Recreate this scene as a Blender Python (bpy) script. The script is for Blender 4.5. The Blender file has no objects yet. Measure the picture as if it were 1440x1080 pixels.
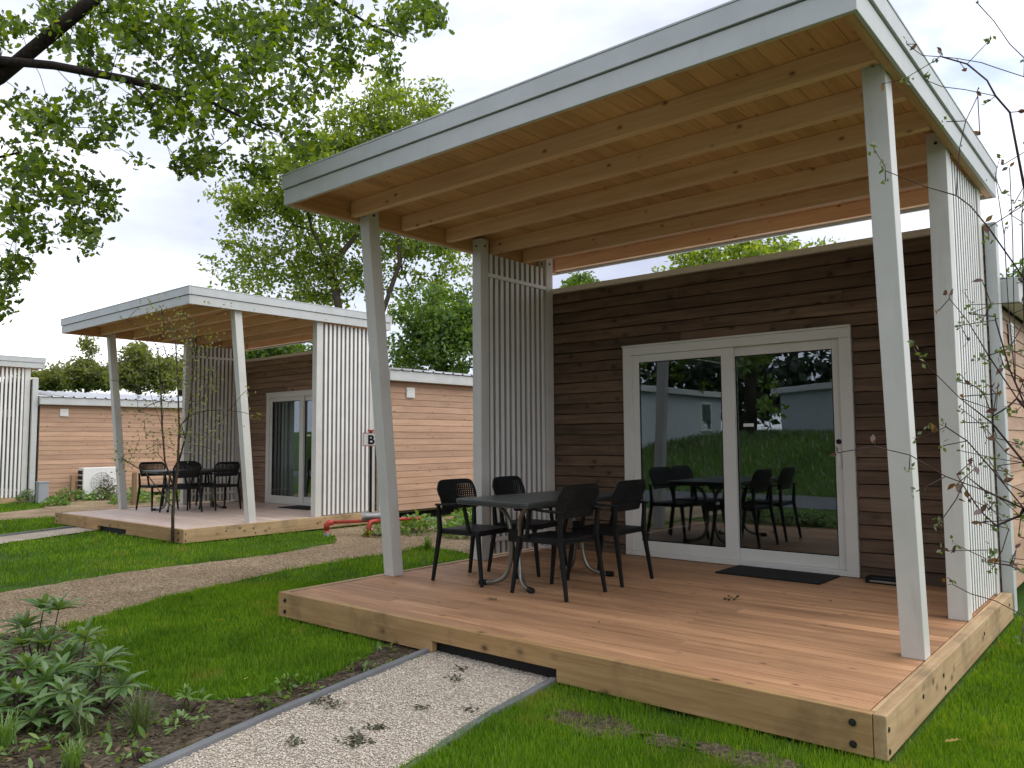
import bpy, math, random
import numpy as np
from mathutils import Vector, Matrix
random.seed(7); rng = np.random.default_rng(11)
scene = bpy.context.scene
COL = scene.collection
R = math.radians
G = -0.20                                   # ground level (0 is the top of the near deck)

# ------------------------------------------------------------------ tagging
def tag(o, label=None, cat=None, group=None, kind=None):
    if label: o['label'] = label
    if cat: o['category'] = cat
    if group: o['group'] = group
    if kind: o['kind'] = kind
    return o
def empty(name, loc, label, cat, group=None, rz=0.0):
    o = bpy.data.objects.new(name, None); o.empty_display_size = .2
    o.location = loc; o.rotation_euler = (0, 0, rz); COL.objects.link(o)
    return tag(o, label, cat, group)
def copy_tree(o, parent=None):
    c = o.copy(); COL.objects.link(c); c.parent = parent
    for ch in list(o.children): copy_tree(ch, c)
    return c

# ------------------------------------------------------------------ mesh builder
class MB:
    def __init__(s): s.v = []; s.f = []; s.m = []
    def hexa(s, p, m=0):
        n = len(s.v); s.v += [tuple(q) for q in p]
        for f in ((0,3,2,1),(4,5,6,7),(0,1,5,4),(1,2,6,5),(2,3,7,6),(3,0,4,7)):
            s.f.append(tuple(n+i for i in f)); s.m.append(m)
        return s
    def box(s, x0, x1, y0, y1, z0, z1, m=0):
        return s.hexa([(x0,y0,z0),(x1,y0,z0),(x1,y1,z0),(x0,y1,z0),(x0,y0,z1),(x1,y0,z1),(x1,y1,z1),(x0,y1,z1)], m)
    def tube(s, path, rad, n=8, m=0, cap=True):
        P = [Vector(p) for p in path]
        if not hasattr(rad, '__len__'): rad = [rad]*len(P)
        T = [(P[min(i+1, len(P)-1)]-P[max(i-1, 0)]).normalized() for i in range(len(P))]
        a = Vector((0,0,1)) if abs(T[0].z) < .9 else Vector((1,0,0))
        u = T[0].cross(a).normalized(); b0 = len(s.v)
        for i, p in enumerate(P):
            if i:
                q = T[i-1].rotation_difference(T[i]); u = q @ u
            u = (u - T[i]*u.dot(T[i])).normalized(); w = T[i].cross(u)
            for k in range(n):
                t = 2*math.pi*k/n
                s.v.append(tuple(p + (u*math.cos(t)+w*math.sin(t))*rad[i]))
        for i in range(len(P)-1):
            for k in range(n):
                k2 = (k+1) % n
                s.f.append((b0+i*n+k, b0+i*n+k2, b0+(i+1)*n+k2, b0+(i+1)*n+k)); s.m.append(m)
        if cap:
            s.f.append(tuple(b0+k for k in range(n-1,-1,-1))); s.m.append(m)
            e = b0+(len(P)-1)*n
            s.f.append(tuple(e+k for k in range(n))); s.m.append(m)
        return s
    def bar(s, p, q, w, h, m=0, side=(0,1,0)):
        p, q = Vector(p), Vector(q); t = (q-p).normalized(); u = Vector(side)
        u = (u-t*u.dot(t)).normalized(); n = t.cross(u)
        w2 = w if hasattr(w, '__len__') else (w, w); h2 = h if hasattr(h, '__len__') else (h, h)
        pts = []
        for c, ww, hh in ((p, w2[0], h2[0]), (q, w2[1], h2[1])):
            for a, b in ((-1,-1),(1,-1),(1,1),(-1,1)):
                pts.append(tuple(c+u*a*ww/2+n*b*hh/2))
        return s.hexa(pts, m)
    def prism(s, outline, z0, z1, m=0):
        n = len(s.v); k = len(outline)
        s.v += [(x,y,z0) for x,y in outline] + [(x,y,z1) for x,y in outline]
        s.f.append(tuple(range(n+k-1, n-1, -1))); s.m.append(m)
        s.f.append(tuple(range(n+k, n+2*k))); s.m.append(m)
        for i in range(k):
            j = (i+1) % k
            s.f.append((n+i, n+j, n+k+j, n+k+i)); s.m.append(m)
        return s
    def build(s, name, mats, parent=None, bevel=0, smooth=False, solid=0, weighted=False):
        me = bpy.data.meshes.new(name); me.from_pydata(s.v, [], s.f); me.update()
        if not isinstance(mats, (list, tuple)): mats = [mats]
        for mt in mats: me.materials.append(mt)
        if len(mats) > 1: me.polygons.foreach_set('material_index', s.m)
        if smooth: me.polygons.foreach_set('use_smooth', [True]*len(me.polygons))
        o = bpy.data.objects.new(name, me); COL.objects.link(o); o.parent = parent
        if solid:
            md = o.modifiers.new('s', 'SOLIDIFY'); md.thickness = solid; md.offset = 0
        if bevel:
            md = o.modifiers.new('b', 'BEVEL'); md.width = bevel; md.segments = 2; md.limit_method = 'ANGLE'; md.angle_limit = R(40)
        return o

def np_mesh(name, V, poly_sizes, loops, mat, parent=None, smooth=False):
    me = bpy.data.meshes.new(name)
    me.vertices.add(len(V)); me.vertices.foreach_set('co', np.ascontiguousarray(V, dtype=np.float32).ravel())
    me.loops.add(len(loops)); me.loops.foreach_set('vertex_index', np.ascontiguousarray(loops, dtype=np.int32))
    st = np.concatenate(([0], np.cumsum(poly_sizes)[:-1])).astype(np.int32)
    me.polygons.add(len(st)); me.polygons.foreach_set('loop_start', st)
    me.update(calc_edges=True); me.validate()
    if smooth: me.polygons.foreach_set('use_smooth', np.ones(len(st), dtype=bool))
    me.materials.append(mat)
    o = bpy.data.objects.new(name, me); COL.objects.link(o); o.parent = parent
    return o

def unit(a): return a/np.maximum(np.linalg.norm(a, axis=1, keepdims=True), 1e-9)
OAK = np.array([(0,0,0),(.07,.25,.05),(.2,.3,.1),(.16,.45,.03),(.3,.55,.1),(.2,.68,.03),(.24,.85,.08),(0,1,0),(-.24,.85,.08),(-.2,.68,.03),(-.3,.55,.1),(-.16,.45,.03),(-.2,.3,.1),(-.07,.25,.05)])
OVAL = np.array([(0,0,0),(.2,.28,.05),(.24,.55,.05),(0,1,-.06),(-.24,.55,.05),(-.2,.28,.05)])
LANCE = np.array([(0,0,0),(.1,.2,.03),(.16,.5,.05),(.1,.8,.0),(0,1,-.08),(-.1,.8,.0),(-.16,.5,.05),(-.1,.2,.03)])
DIAM = np.array([(0,0,0),(.3,.45,.06),(0,1,0),(-.3,.45,.06)])
def leaf_cloud(P, size, shape, up=.6, direc=None):
    n, k = len(P), len(shape)
    nr = unit(rng.normal(size=(n,3)) + np.array([0,0,up]))
    d = rng.normal(size=(n,3)) if direc is None else direc + rng.normal(size=(n,3))*.25
    t = unit(d - nr*np.sum(d*nr, axis=1, keepdims=True)); b = np.cross(nr, t)
    sz = np.broadcast_to(np.asarray(size, float), (n,))[:,None,None]
    V = P[:,None,:] + sz*(shape[None,:,0,None]*b[:,None,:] + shape[None,:,1,None]*t[:,None,:] + shape[None,:,2,None]*nr[:,None,:])
    return V.reshape(-1,3), np.full(n, k), np.arange(n*k)
def leaves(name, P, size, shape, mat, parent=None, up=.6, direc=None):
    V, ps, lp = leaf_cloud(np.asarray(P, float), size, shape, up, direc)
    return np_mesh(name, V, ps, lp, mat, parent)

# ------------------------------------------------------------------ materials
def newmat(name):
    m = bpy.data.materials.new(name); m.use_nodes = True
    nt = m.node_tree; b = nt.nodes['Principled BSDF']
    return m, nt, b
def N(nt, t, **kw):
    n = nt.nodes.new(t)
    for k, v in kw.items(): setattr(n, k, v)
    return n
def ramp(nt, src, stops, interp='LINEAR'):
    r = N(nt, 'ShaderNodeValToRGB'); r.color_ramp.interpolation = interp
    e = r.color_ramp.elements
    while len(e) < len(stops): e.new(.5)
    for el, (p, c) in zip(e, stops):
        el.position = p; el.color = (*c, 1) if len(c) == 3 else c
    nt.links.new(src, r.inputs[0]); return r.outputs[0]
def mixc(nt, fac, a, b, mode='MIX'):
    m = N(nt, 'ShaderNodeMix', data_type='RGBA', blend_type=mode)
    for i, v in ((0, fac), (6, a), (7, b)):
        if hasattr(v, 'links') or hasattr(v, 'is_linked'): nt.links.new(v, m.inputs[i])
        elif i == 0: m.inputs[0].default_value = v
        else: m.inputs[i].default_value = (*v, 1)
    return m.outputs[2]
def mathn(nt, op, a, b=None, c=None):
    m = N(nt, 'ShaderNodeMath', operation=op)
    for i, v in enumerate((a, b, c)):
        if v is None: continue
        if hasattr(v, 'is_linked'): nt.links.new(v, m.inputs[i])
        else: m.inputs[i].default_value = v
    return m.outputs[0]
def noise(nt, vec, scale, detail=4, rough=.55, dist=0):
    n = N(nt, 'ShaderNodeTexNoise'); n.inputs['Scale'].default_value = scale; n.inputs['Detail'].default_value = detail
    n.inputs['Roughness'].default_value = rough; n.inputs['Distortion'].default_value = dist
    if vec is not None: nt.links.new(vec, n.inputs['Vector'])
    return n.outputs[0]
def bump(nt, b, h, strength, dist=.01):
    n = N(nt, 'ShaderNodeBump'); n.inputs['Strength'].default_value = strength; n.inputs['Distance'].default_value = dist
    nt.links.new(h, n.inputs['Height']); nt.links.new(n.outputs[0], b.inputs['Normal'])
def island(nt): return N(nt, 'ShaderNodeNewGeometry').outputs['Random Per Island']
def objco(nt): return N(nt, 'ShaderNodeTexCoord').outputs['Object']

def paint(name, col, rough=.5, var=.06, metal=0, spec=.4, dirt=0.0):
    m, nt, b = newmat(name); oc = objco(nt)
    n = noise(nt, oc, 3.5, 5, .6)
    lo = tuple(c*(1-var*2) for c in col); hi = tuple(min(1, c*(1+var)) for c in col)
    c = ramp(nt, n, [(.3, lo), (.7, hi)])
    if dirt:
        mp = N(nt, 'ShaderNodeMapping'); mp.inputs['Scale'].default_value = (9, 9, .9); nt.links.new(oc, mp.inputs[0])
        d = ramp(nt, noise(nt, mp.outputs[0], 1.3, 6, .7), [(.56, (0,0,0)), (.8, (1,1,1))])
        c = mixc(nt, mathn(nt, 'MULTIPLY', d, dirt), c, tuple(x*.55*y for x, y in zip(col, (1, .96, .86))))
    nt.links.new(c, b.inputs['Base Color'])
    b.inputs['Roughness'].default_value = rough; b.inputs['Metallic'].default_value = metal
    b.inputs['Specular IOR Level'].default_value = spec
    bump(nt, b, noise(nt, oc, 60, 4), .08, .004)
    return m

def wood(name, dark, light, axis, knots=.045, kcol=(.09,.05,.025), rough=.62, grain=1.0, stain=0.0, isl=(.72, 1.18), stainc=(.07,.055,.045), ks=1.0):
    m, nt, b = newmat(name); oc = objco(nt); ri = island(nt)
    off = N(nt, 'ShaderNodeVectorMath', operation='SCALE'); off.inputs[0].default_value = (17.3, 31.7, 23.1); nt.links.new(ri, off.inputs['Scale'])
    add = N(nt, 'ShaderNodeVectorMath', operation='ADD'); nt.links.new(oc, add.inputs[0]); nt.links.new(off.outputs[0], add.inputs[1])
    v = add.outputs[0]
    sc = [28*grain]*3; sc[axis] = 1.1*grain
    mp = N(nt, 'ShaderNodeMapping'); mp.inputs['Scale'].default_value = sc; nt.links.new(v, mp.inputs[0])
    sc2 = [7]*3; sc2[axis] = .8
    mp2 = N(nt, 'ShaderNodeMapping'); mp2.inputs['Scale'].default_value = sc2; nt.links.new(v, mp2.inputs[0])
    g1 = noise(nt, mp.outputs[0], 1.6, 6, .65, .3); g2 = noise(nt, mp2.outputs[0], 1.5, 3, .5, .6)
    gsum = mathn(nt, 'ADD', mathn(nt, 'MULTIPLY', g1, .6), mathn(nt, 'MULTIPLY', g2, .4))
    c = ramp(nt, gsum, [(.34, dark), (.52, tuple((a+bb)/2 for a, bb in zip(dark, light))), (.68, light)])
    if knots:
        sk = [5.5*ks]*3; sk[axis] = 3.6*ks
        mk = N(nt, 'ShaderNodeMapping'); mk.inputs['Scale'].default_value = sk; nt.links.new(v, mk.inputs[0])
        vo = N(nt, 'ShaderNodeTexVoronoi'); vo.inputs['Scale'].default_value = 1.0; nt.links.new(mk.outputs[0], vo.inputs['Vector'])
        kf = ramp(nt, vo.outputs['Distance'], [(knots, (1,1,1)), (knots*2.6, (.35,.35,.35)), (knots*4.4, (0,0,0))])
        c = mixc(nt, mathn(nt, 'MULTIPLY', kf, .85), c, kcol)
    if stain:
        s = ramp(nt, noise(nt, v, 2.2, 5, .62), [(.5, (0,0,0)), (.72, (1,1,1))])
        c = mixc(nt, mathn(nt, 'MULTIPLY', s, stain), c, stainc)
    vv = mathn(nt, 'MULTIPLY_ADD', ri, isl[1]-isl[0], isl[0])
    hs = N(nt, 'ShaderNodeHueSaturation'); nt.links.new(c, hs.inputs['Color']); nt.links.new(vv, hs.inputs['Value'])
    nt.links.new(hs.outputs[0], b.inputs['Base Color'])
    b.inputs['Roughness'].default_value = rough; b.inputs['Specular IOR Level'].default_value = .25
    bump(nt, b, g1, .35, .004)
    return m

def leafmat(name, cols, trans=.35, rough=.5, gloss=.06, patch=0.0, dry=None):
    m, nt, b = newmat(name); ri = island(nt)
    c = ramp(nt, ri, [(i/max(1, len(cols)-1), cc) for i, cc in enumerate(cols)])
    if patch:
        oc = objco(nt); pn = noise(nt, oc, patch, 5, .65)
        k = ramp(nt, pn, [(.35, (.62,.66,.7)), (.5, (1,1,1)), (.66, (1.35,1.22,1.1))])
        c = mixc(nt, 1.0, c, k, 'MULTIPLY')
        if dry:
            dn = ramp(nt, noise(nt, oc, patch*1.7, 4, .6), [(.57, (0,0,0)), (.72, (1,1,1))])
            c = mixc(nt, mathn(nt, 'MULTIPLY', dn, .6), c, dry)
    d = N(nt, 'ShaderNodeBsdfDiffuse'); t = N(nt, 'ShaderNodeBsdfTranslucent'); g = N(nt, 'ShaderNodeBsdfGlossy')
    g.inputs['Roughness'].default_value = rough; g.inputs['Color'].default_value = (1,1,1,1)
    nt.links.new(c, d.inputs[0])
    tc = mixc(nt, 1.0, c, (2.3, 2.0, .45), 'MULTIPLY'); nt.links.new(tc, t.inputs[0])
    m1 = N(nt, 'ShaderNodeMixShader'); m1.inputs[0].default_value = trans
    nt.links.new(d.outputs[0], m1.inputs[1]); nt.links.new(t.outputs[0], m1.inputs[2])
    m2 = N(nt, 'ShaderNodeMixShader'); m2.inputs[0].default_value = gloss
    nt.links.new(m1.outputs[0], m2.inputs[1]); nt.links.new(g.outputs[0], m2.inputs[2])
    nt.links.new(m2.outputs[0], nt.nodes['Material Output'].inputs[0])
    return m

def groundmat(name, cols, scale, bumpk=.6, fine=40, pebbles=None):
    m, nt, b = newmat(name); oc = objco(nt)
    a = noise(nt, oc, scale, 6, .65); f = noise(nt, oc, fine, 5, .7)
    s = mathn(nt, 'ADD', mathn(nt, 'MULTIPLY', a, .5), mathn(nt, 'MULTIPLY', f, .5))
    c = ramp(nt, s, [(.36+.3*i/max(1, len(cols)-1), cc) for i, cc in enumerate(cols)])
    h = f
    if pebbles:
        vo = N(nt, 'ShaderNodeTexVoronoi'); vo.inputs['Scale'].default_value = pebbles; nt.links.new(oc, vo.inputs['Vector'])
        hs = N(nt, 'ShaderNodeSeparateColor'); nt.links.new(vo.outputs['Color'], hs.inputs[0])
        k = mathn(nt, 'MULTIPLY_ADD', hs.outputs[0], .7, .62)
        mm = N(nt, 'ShaderNodeMix', data_type='RGBA', blend_type='MULTIPLY'); mm.inputs[0].default_value = 1
        nt.links.new(c, mm.inputs[6]); nt.links.new(k, mm.inputs[7]); c = mm.outputs[2]
        h = vo.outputs['Distance']
    nt.links.new(c, b.inputs['Base Color']); b.inputs['Roughness'].default_value = .95; b.inputs['Specular IOR Level'].default_value = .1
    bump(nt, b, h, bumpk, .02)
    return m

def glassmat(name, refl=.16):
    m, nt, b = newmat(name)
    lw = N(nt, 'ShaderNodeLayerWeight'); lw.inputs[0].default_value = .5
    f = mathn(nt, 'MULTIPLY_ADD', mathn(nt, 'POWER', lw.outputs['Facing'], 5), .85, refl)
    t = N(nt, 'ShaderNodeBsdfTransparent'); t.inputs[0].default_value = (.72,.78,.76,1)
    g = N(nt, 'ShaderNodeBsdfGlossy'); g.inputs['Roughness'].default_value = 0.0; g.inputs['Color'].default_value = (.88,.94,1,1)
    bp = N(nt, 'ShaderNodeBump'); bp.inputs['Strength'].default_value = .06; bp.inputs['Distance'].default_value = .004
    nt.links.new(noise(nt, objco(nt), 2.6, 1, .4), bp.inputs['Height']); nt.links.new(bp.outputs[0], g.inputs['Normal'])
    mx = N(nt, 'ShaderNodeMixShader'); nt.links.new(f, mx.inputs[0]); nt.links.new(t.outputs[0], mx.inputs[1]); nt.links.new(g.outputs[0], mx.inputs[2])
    nt.links.new(mx.outputs[0], nt.nodes['Material Output'].inputs[0])
    return m

M = {}
M['post'] = paint('post_paint', (.615,.605,.565), .45, .04, dirt=.35)
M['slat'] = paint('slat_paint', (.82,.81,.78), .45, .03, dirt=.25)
M['slat_edge'] = paint('slat_edge_shaded', (.47,.46,.43), .6, .06)  # slat sides greyer than the faces, shade of the gaps painted in
M['backing'] = paint('brown_backing_board', (.24,.215,.18), .85, .12)
M['fascia'] = paint('fascia_paint', (.53,.545,.53), .45, .04, dirt=.3)
M['zinc'] = paint('roof_trim_metal', (.52,.54,.535), .45, .05, metal=.1)
M['upvc'] = paint('door_frame_plastic', (.72,.71,.66), .35, .02)
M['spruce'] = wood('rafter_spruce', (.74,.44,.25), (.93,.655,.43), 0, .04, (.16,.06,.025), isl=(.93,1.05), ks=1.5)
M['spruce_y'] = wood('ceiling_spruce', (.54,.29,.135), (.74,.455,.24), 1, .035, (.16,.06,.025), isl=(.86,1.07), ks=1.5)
M['deck'] = wood('deck_larch', (.31,.158,.076), (.615,.355,.195), 0, .03, (.13,.065,.035), rough=.55, stain=.35, isl=(.76,1.16), stainc=(.21,.11,.063))
M['deck_worn_sheen'] = wood('deck_larch_weathered_sheen', (.54,.40,.32), (.78,.65,.56), 0, .025, (.25,.16,.11), rough=.45, stain=.3, isl=(.88,1.08), stainc=(.42,.31,.25))  # weathered larch, made paler with glancing sky reflection painted into the colour
M['rim_x'] = wood('rim_beam_wood', (.38,.215,.09), (.63,.41,.195), 0, .055, (.08,.04,.02), stain=.75, stainc=(.13,.08,.045), ks=1.35)
M['rim_y'] = wood('rim_beam_wood_side', (.41,.26,.13), (.64,.455,.26), 1, .05, (.08,.04,.02), stain=.65, stainc=(.15,.105,.07), ks=1.35)
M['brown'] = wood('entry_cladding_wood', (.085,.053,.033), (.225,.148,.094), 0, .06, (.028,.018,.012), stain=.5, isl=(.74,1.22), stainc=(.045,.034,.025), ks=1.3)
M['larch'] = wood('side_cladding_larch', (.42,.255,.165), (.565,.38,.262), 1, .04, (.18,.09,.05), stain=.3, isl=(.84,1.12), stainc=(.30,.19,.13), ks=1.5)
M['larch_x'] = wood('rear_cladding_larch', (.42,.245,.165), (.66,.45,.335), 0, .03, (.2,.1,.06), isl=(.84,1.12))
M['brown_lit'] = wood('entry_cladding_wood_lit', (.22,.135,.08), (.42,.28,.185), 0, .05, (.06,.035,.02), stain=.35, isl=(.78,1.18), stainc=(.12,.08,.055))  # same wood as the near entry wall, brighter light painted into its colour
M['cap'] = wood('wall_cap_wood', (.76,.69,.58), (.86,.79,.69), 0, 0, isl=(.95,1.05))
M['roofmetal'] = paint('roof_sheet_metal', (.66,.67,.68), .35, .05, metal=.2)
M['dark'] = paint('dark_underside', (.018,.017,.016), .9, .1)
M['membrane'] = paint('black_membrane', (.012,.012,.013), .6, .1)
M['blackp'] = paint('black_plastic', (.008,.0085,.009), .5, .1, spec=.25)
M['tabletop'] = paint('grey_tabletop', (.052,.06,.058), .33, .12)
M['tube'] = paint('bronze_tube', (.27,.26,.22), .3, .05, metal=.75)
M['mat'] = paint('doormat_rubber', (.008,.008,.009), .9, .2)
M['steel'] = paint('brushed_steel', (.36,.36,.35), .35, .1, metal=.8)
M['bolt'] = paint('dark_bolt_steel', (.05,.05,.045), .45, .1, metal=.6)
M['glass'] = glassmat('door_glass')
M['white'] = paint('white_plastic', (.8,.8,.78), .4, .02)
M['interior'] = paint('interior_board', (.3,.27,.23), .8, .05)
M['curtain'] = paint('grey_curtain_cloth', (.76,.75,.72), .9, .04)
M['edging'] = paint('grey_edging_plastic', (.17,.175,.185), .6, .1, dirt=.4)
M['red'] = paint('red_pipe_paint', (.48,.06,.04), .4, .1)
M['stake'] = wood('stake_wood', (.26,.17,.09), (.42,.3,.17), 2, .03)
M['greybox'] = paint('grey_utility_plastic', (.33,.35,.38), .5, .05)
M['bark'] = groundmat('bark_grey_brown', [(.045,.036,.028), (.11,.09,.07)], 9, .9, 30)
M['bark_dark'] = groundmat('bark_dark', [(.018,.014,.012), (.05,.04,.032)], 9, .9, 30)
M['twig'] = groundmat('twig_bark', [(.05,.03,.03), (.12,.08,.075)], 9, .6, 30)
M['leaf_oak'] = leafmat('oak_leaf', [(.022,.05,.006), (.05,.10,.010), (.09,.155,.016), (.16,.23,.026)], .58, .5, .025)
M['leaf_big'] = leafmat('lime_green_leaf', [(.075,.13,.022), (.115,.18,.03), (.165,.24,.038), (.24,.31,.06)], .62, .5, .03)
M['leaf_dark'] = leafmat('deep_green_leaf', [(.045,.10,.018), (.075,.15,.026), (.11,.195,.036), (.15,.23,.05)], .5, .5, .03)
M['leaf_far'] = leafmat('olive_green_leaf', [(.10,.135,.05), (.145,.18,.065), (.19,.225,.085)], .55, .5, .03)
M['leaf_conifer'] = leafmat('conifer_green', [(.012,.028,.014), (.022,.045,.02), (.035,.06,.026)], .2)
M['rhodo'] = leafmat('rhododendron_leaf', [(.08,.155,.05), (.125,.21,.075), (.18,.265,.11)], .28, .4, .05)
M['rhodo_green'] = leafmat('dark_shrub_leaf', [(.065,.14,.035), (.10,.19,.05), (.15,.235,.075)], .28, .4, .05)
M['hosta'] = leafmat('bright_herb_leaf', [(.08,.16,.02), (.13,.25,.035), (.2,.33,.06)], .35)
M['sedge'] = leafmat('sedge_blade', [(.06,.10,.03), (.10,.15,.05), (.16,.2,.085)], .3)
M['purple'] = leafmat('purple_leaf', [(.04,.02,.022), (.09,.035,.03), (.12,.06,.025), (.17,.10,.03)], .35)
M['green_small'] = leafmat('small_green_leaf', [(.06,.10,.02), (.10,.15,.03)], .4)
M['grass'] = leafmat('grass_blade', [(.055,.145,.008), (.09,.21,.012), (.135,.26,.018), (.20,.30,.035)], .42, .45, .012, patch=1.3, dry=(.27,.25,.07))
M['bank'] = leafmat('long_grass_blade', [(.045,.09,.014), (.07,.125,.022), (.11,.165,.045)], .35, patch=.6, dry=(.15,.12,.07))
M['dead'] = leafmat('dead_leaf', [(.12,.07,.03), (.22,.14,.06)], .2)
M['yellowleaf'] = leafmat('yellow_leaf', [(.42,.3,.07), (.5,.36,.14)], .3)
M['bush_brown'] = leafmat('brown_bush_leaf', [(.05,.05,.025), (.09,.07,.04), (.12,.085,.05)], .25)
M['moss'] = leafmat('moss_leaf', [(.05,.045,.02), (.06,.075,.025), (.04,.03,.02)], .2)
M['turf'] = groundmat('turf_soil', [(.03,.06,.008), (.05,.10,.014), (.07,.11,.022)], 1.2, .5, 22)
M['barkpath'] = groundmat('bark_chip_path', [(.22,.155,.09), (.43,.32,.20), (.57,.45,.30)], 1.1, .9, 45, 70)
M['soil'] = groundmat('dark_soil', [(.045,.035,.023), (.095,.075,.05), (.15,.12,.085)], 2.5, .9, 30, 40)
M['gravel'] = groundmat('shell_gravel', [(.40,.335,.26), (.56,.485,.39), (.66,.58,.475)], 1.5, .7, 60, 95)
M['stone'] = None
M['asphalt'] = groundmat('grey_asphalt', [(.10,.10,.11), (.17,.17,.18)], 1.0, .3, 80)
M['render'] = paint('white_render', (.5,.53,.56), .8, .03)
def stonemat():
    m, nt, b = newmat('shell_stone')
    c = ramp(nt, island(nt), [(0, (.30,.235,.17)), (.15, (.50,.425,.335)), (.6, (.62,.545,.44)), (1, (.76,.70,.60))])
    nt.links.new(c, b.inputs['Base Color']); b.inputs['Roughness'].default_value = .85
    return m
M['stone'] = stonemat()
def chipmat():
    m, nt, b = newmat('bark_chip')
    c = ramp(nt, island(nt), [(0, (.12,.075,.045)), (.25, (.32,.22,.135)), (.8, (.48,.36,.235)), (1, (.62,.5,.36))])
    nt.links.new(c, b.inputs['Base Color']); b.inputs['Roughness'].default_value = .9
    return m
M['chip'] = chipmat()

# ------------------------------------------------------------------ the holiday cabin
W, PW = 4.40, .117
def build_cabin():
    c = empty('holiday_cabin', (0,0,0), 'nearest cabin with dark brown entry wall and large wooden terrace under a flat canopy', 'cabin', 'identical timber holiday cabins in a row')
    # deck
    b = MB(); y = .056; r = random.Random(3)
    while y < 3.36:
        y1 = min(y+.118, 3.375)
        xs = [.062, 4.322]
        if r.random() < .55: xs = [.062, r.uniform(.9, 3.6), 4.322]
        dz = r.uniform(-.0012, .0012)
        for a, e in zip(xs, xs[1:]): b.box(a+.001, e-.001, y, y1, -.028+dz, -.006+dz)
        y = y1+.0045
    d = b.build('deck', M['deck'], c, bevel=.0025)
    b = MB()   # front rim with the notch for the path
    b.box(.0, 1.70, 0, .05, -.182, 0).box(1.70, 2.69, 0, .05, -.115, 0).box(2.69, 4.348, 0, .05, -.182, 0)
    def clean_notch():
        o = [(0,-.182),(1.70,-.182),(1.70,-.112),(2.69,-.112),(2.69,-.182),(4.348,-.182),(4.348,0),(0,0)]
        m = MB(); n = len(o)
        m.v = [(x,0,z) for x,z in o]+[(x,.05,z) for x,z in o]
        m.f = [tuple(range(n)), tuple(range(2*n-1, n-1, -1))]+[((i+1)%n, i, n+i, n+(i+1)%n) for i in range(n)]
        m.m = [0]*len(m.f); return m
    rim = clean_notch().build('rim_beam', M['rim_x'], c, bevel=.004)
    rim2 = MB().box(4.351, 4.405, 0.002, 3.36, -.182, .001).box(4.331, 4.3505, .0505, 3.36, -.182, -.001).build('rim_beam', M['rim_y'], c, bevel=.004)
    rim3 = MB().box(.0, .053, .0505, 3.36, -.182, .0005).build('rim_beam', M['rim_y'], c, bevel=.004)
    for (x, z) in ((4.269,-.052),(4.269,-.142),(.09,-.055),(.09,-.138)):
        MB().tube([(x,.002,z),(x,-.004,z)], .016, 12).tube([(x,-.004,z),(x,-.012,z)], .0095, 6).build('bolt', M['bolt'], rim)
    for (y, z) in ((.03,-.06),(.03,-.15),(.62,-.07),(1.05,-.07),(1.08,-.14),(2.2,-.075),(3.2,-.06)):
        MB().tube([(4.404,y,z),(4.409,y,z)], .011, 10).build('bolt', M['bolt'], rim2)
    MB().box(.12, 4.28, .10, 3.3, -.25, -.04).box(1.60, 2.8, .06, .0985, -.24, -.035).build('deck_underside', M['membrane'], c)
    # posts
    def post(x, y0, yt, zt, name='post'):
        p = MB().hexa([(x,y0,-.005),(x+PW,y0,-.005),(x+PW,y0+PW,-.005),(x,y0+PW,-.005),(x,yt,zt),(x+PW,yt,zt),(x+PW,yt+PW,zt),(x,yt+PW,zt)])
        o = p.build(name, M['post'], c, bevel=.004)
        f = (3.10-0)/zt; yb = y0+(yt-y0)*f
        MB().tube([(x+PW*.5,yb+.004,3.115),(x+PW*.5,yb-.006,3.115)], .011, 8).build('bolt', M['bolt'], o)
        xi = x+PW if x < 2 else x
        s = 1 if x < 2 else -1
        MB().tube([(xi-.003*s,yb+.06,3.115),(xi+.008*s,yb+.06,3.115)], .011, 8).build('bolt', M['bolt'], o)
        return o
    XL, XR = .055, 4.213
    for x in (XL, XR):
        post(x, 1.022, .715, 3.19); post(x, 2.161, 2.161, 3.19); post(x, 3.235, 3.235, 3.19)
    # slat screens
    for x, s in ((XL, 1), (XR, -1)):
        m = MB(); xc = x+PW/2
        for k in range(11):
            y = 2.325+k*.0845
            m.box(xc+.006, xc+.032, y-.003, y+.046, .035, 3.06) if s > 0 else m.box(xc-.010, xc+.048, y, y+.046, .012, 3.05)
        for z in (.16, 2.815):
            m.box(xc-.045, xc-.0105, 2.279, 3.234, z, z+.04) if s < 0 else m.box(xc+.0325, xc+.055, 2.279, 3.234, z, z+.04)
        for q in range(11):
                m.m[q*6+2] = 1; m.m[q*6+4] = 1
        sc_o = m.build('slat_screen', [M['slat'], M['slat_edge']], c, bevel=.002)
        if s > 0: MB().box(xc-.02, xc+.0055, 2.279, 3.234, .03, 3.055).build('backing_board', M['backing'], sc_o)
    # canopy
    pr = MB()
    x0, x1, y0, y1, zb = -.02, 4.40, .01, 3.63, 3.07
    xb = x0+.03
    xx = xb
    r = random.Random(5)
    while xx < x1-.03:
        xe = min(xx+.135, x1-.03); pr.box(xx+.001, xe-.002, y0+.03, y1-.03, 3.225, 3.243); xx = xe
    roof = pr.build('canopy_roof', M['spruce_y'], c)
    MB().box(x0+.01, x1-.01, y0+.01, y1-.01, 3.2445, 3.285).build('roof_deck', M['zinc'], roof)
    for i, y in enumerate((.62, 1.20, 1.77, 2.42, 2.96, 3.53)):
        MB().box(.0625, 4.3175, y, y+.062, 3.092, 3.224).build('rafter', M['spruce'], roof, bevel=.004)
    for xa, xe in ((xb-.006, .052), (4.3325, x1-.024)):
        MB().box(xa, xe, y0+.026, y1-.026, 3.068, 3.2245).build('edge_beam', M['spruce_y'], roof, bevel=.004)
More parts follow.
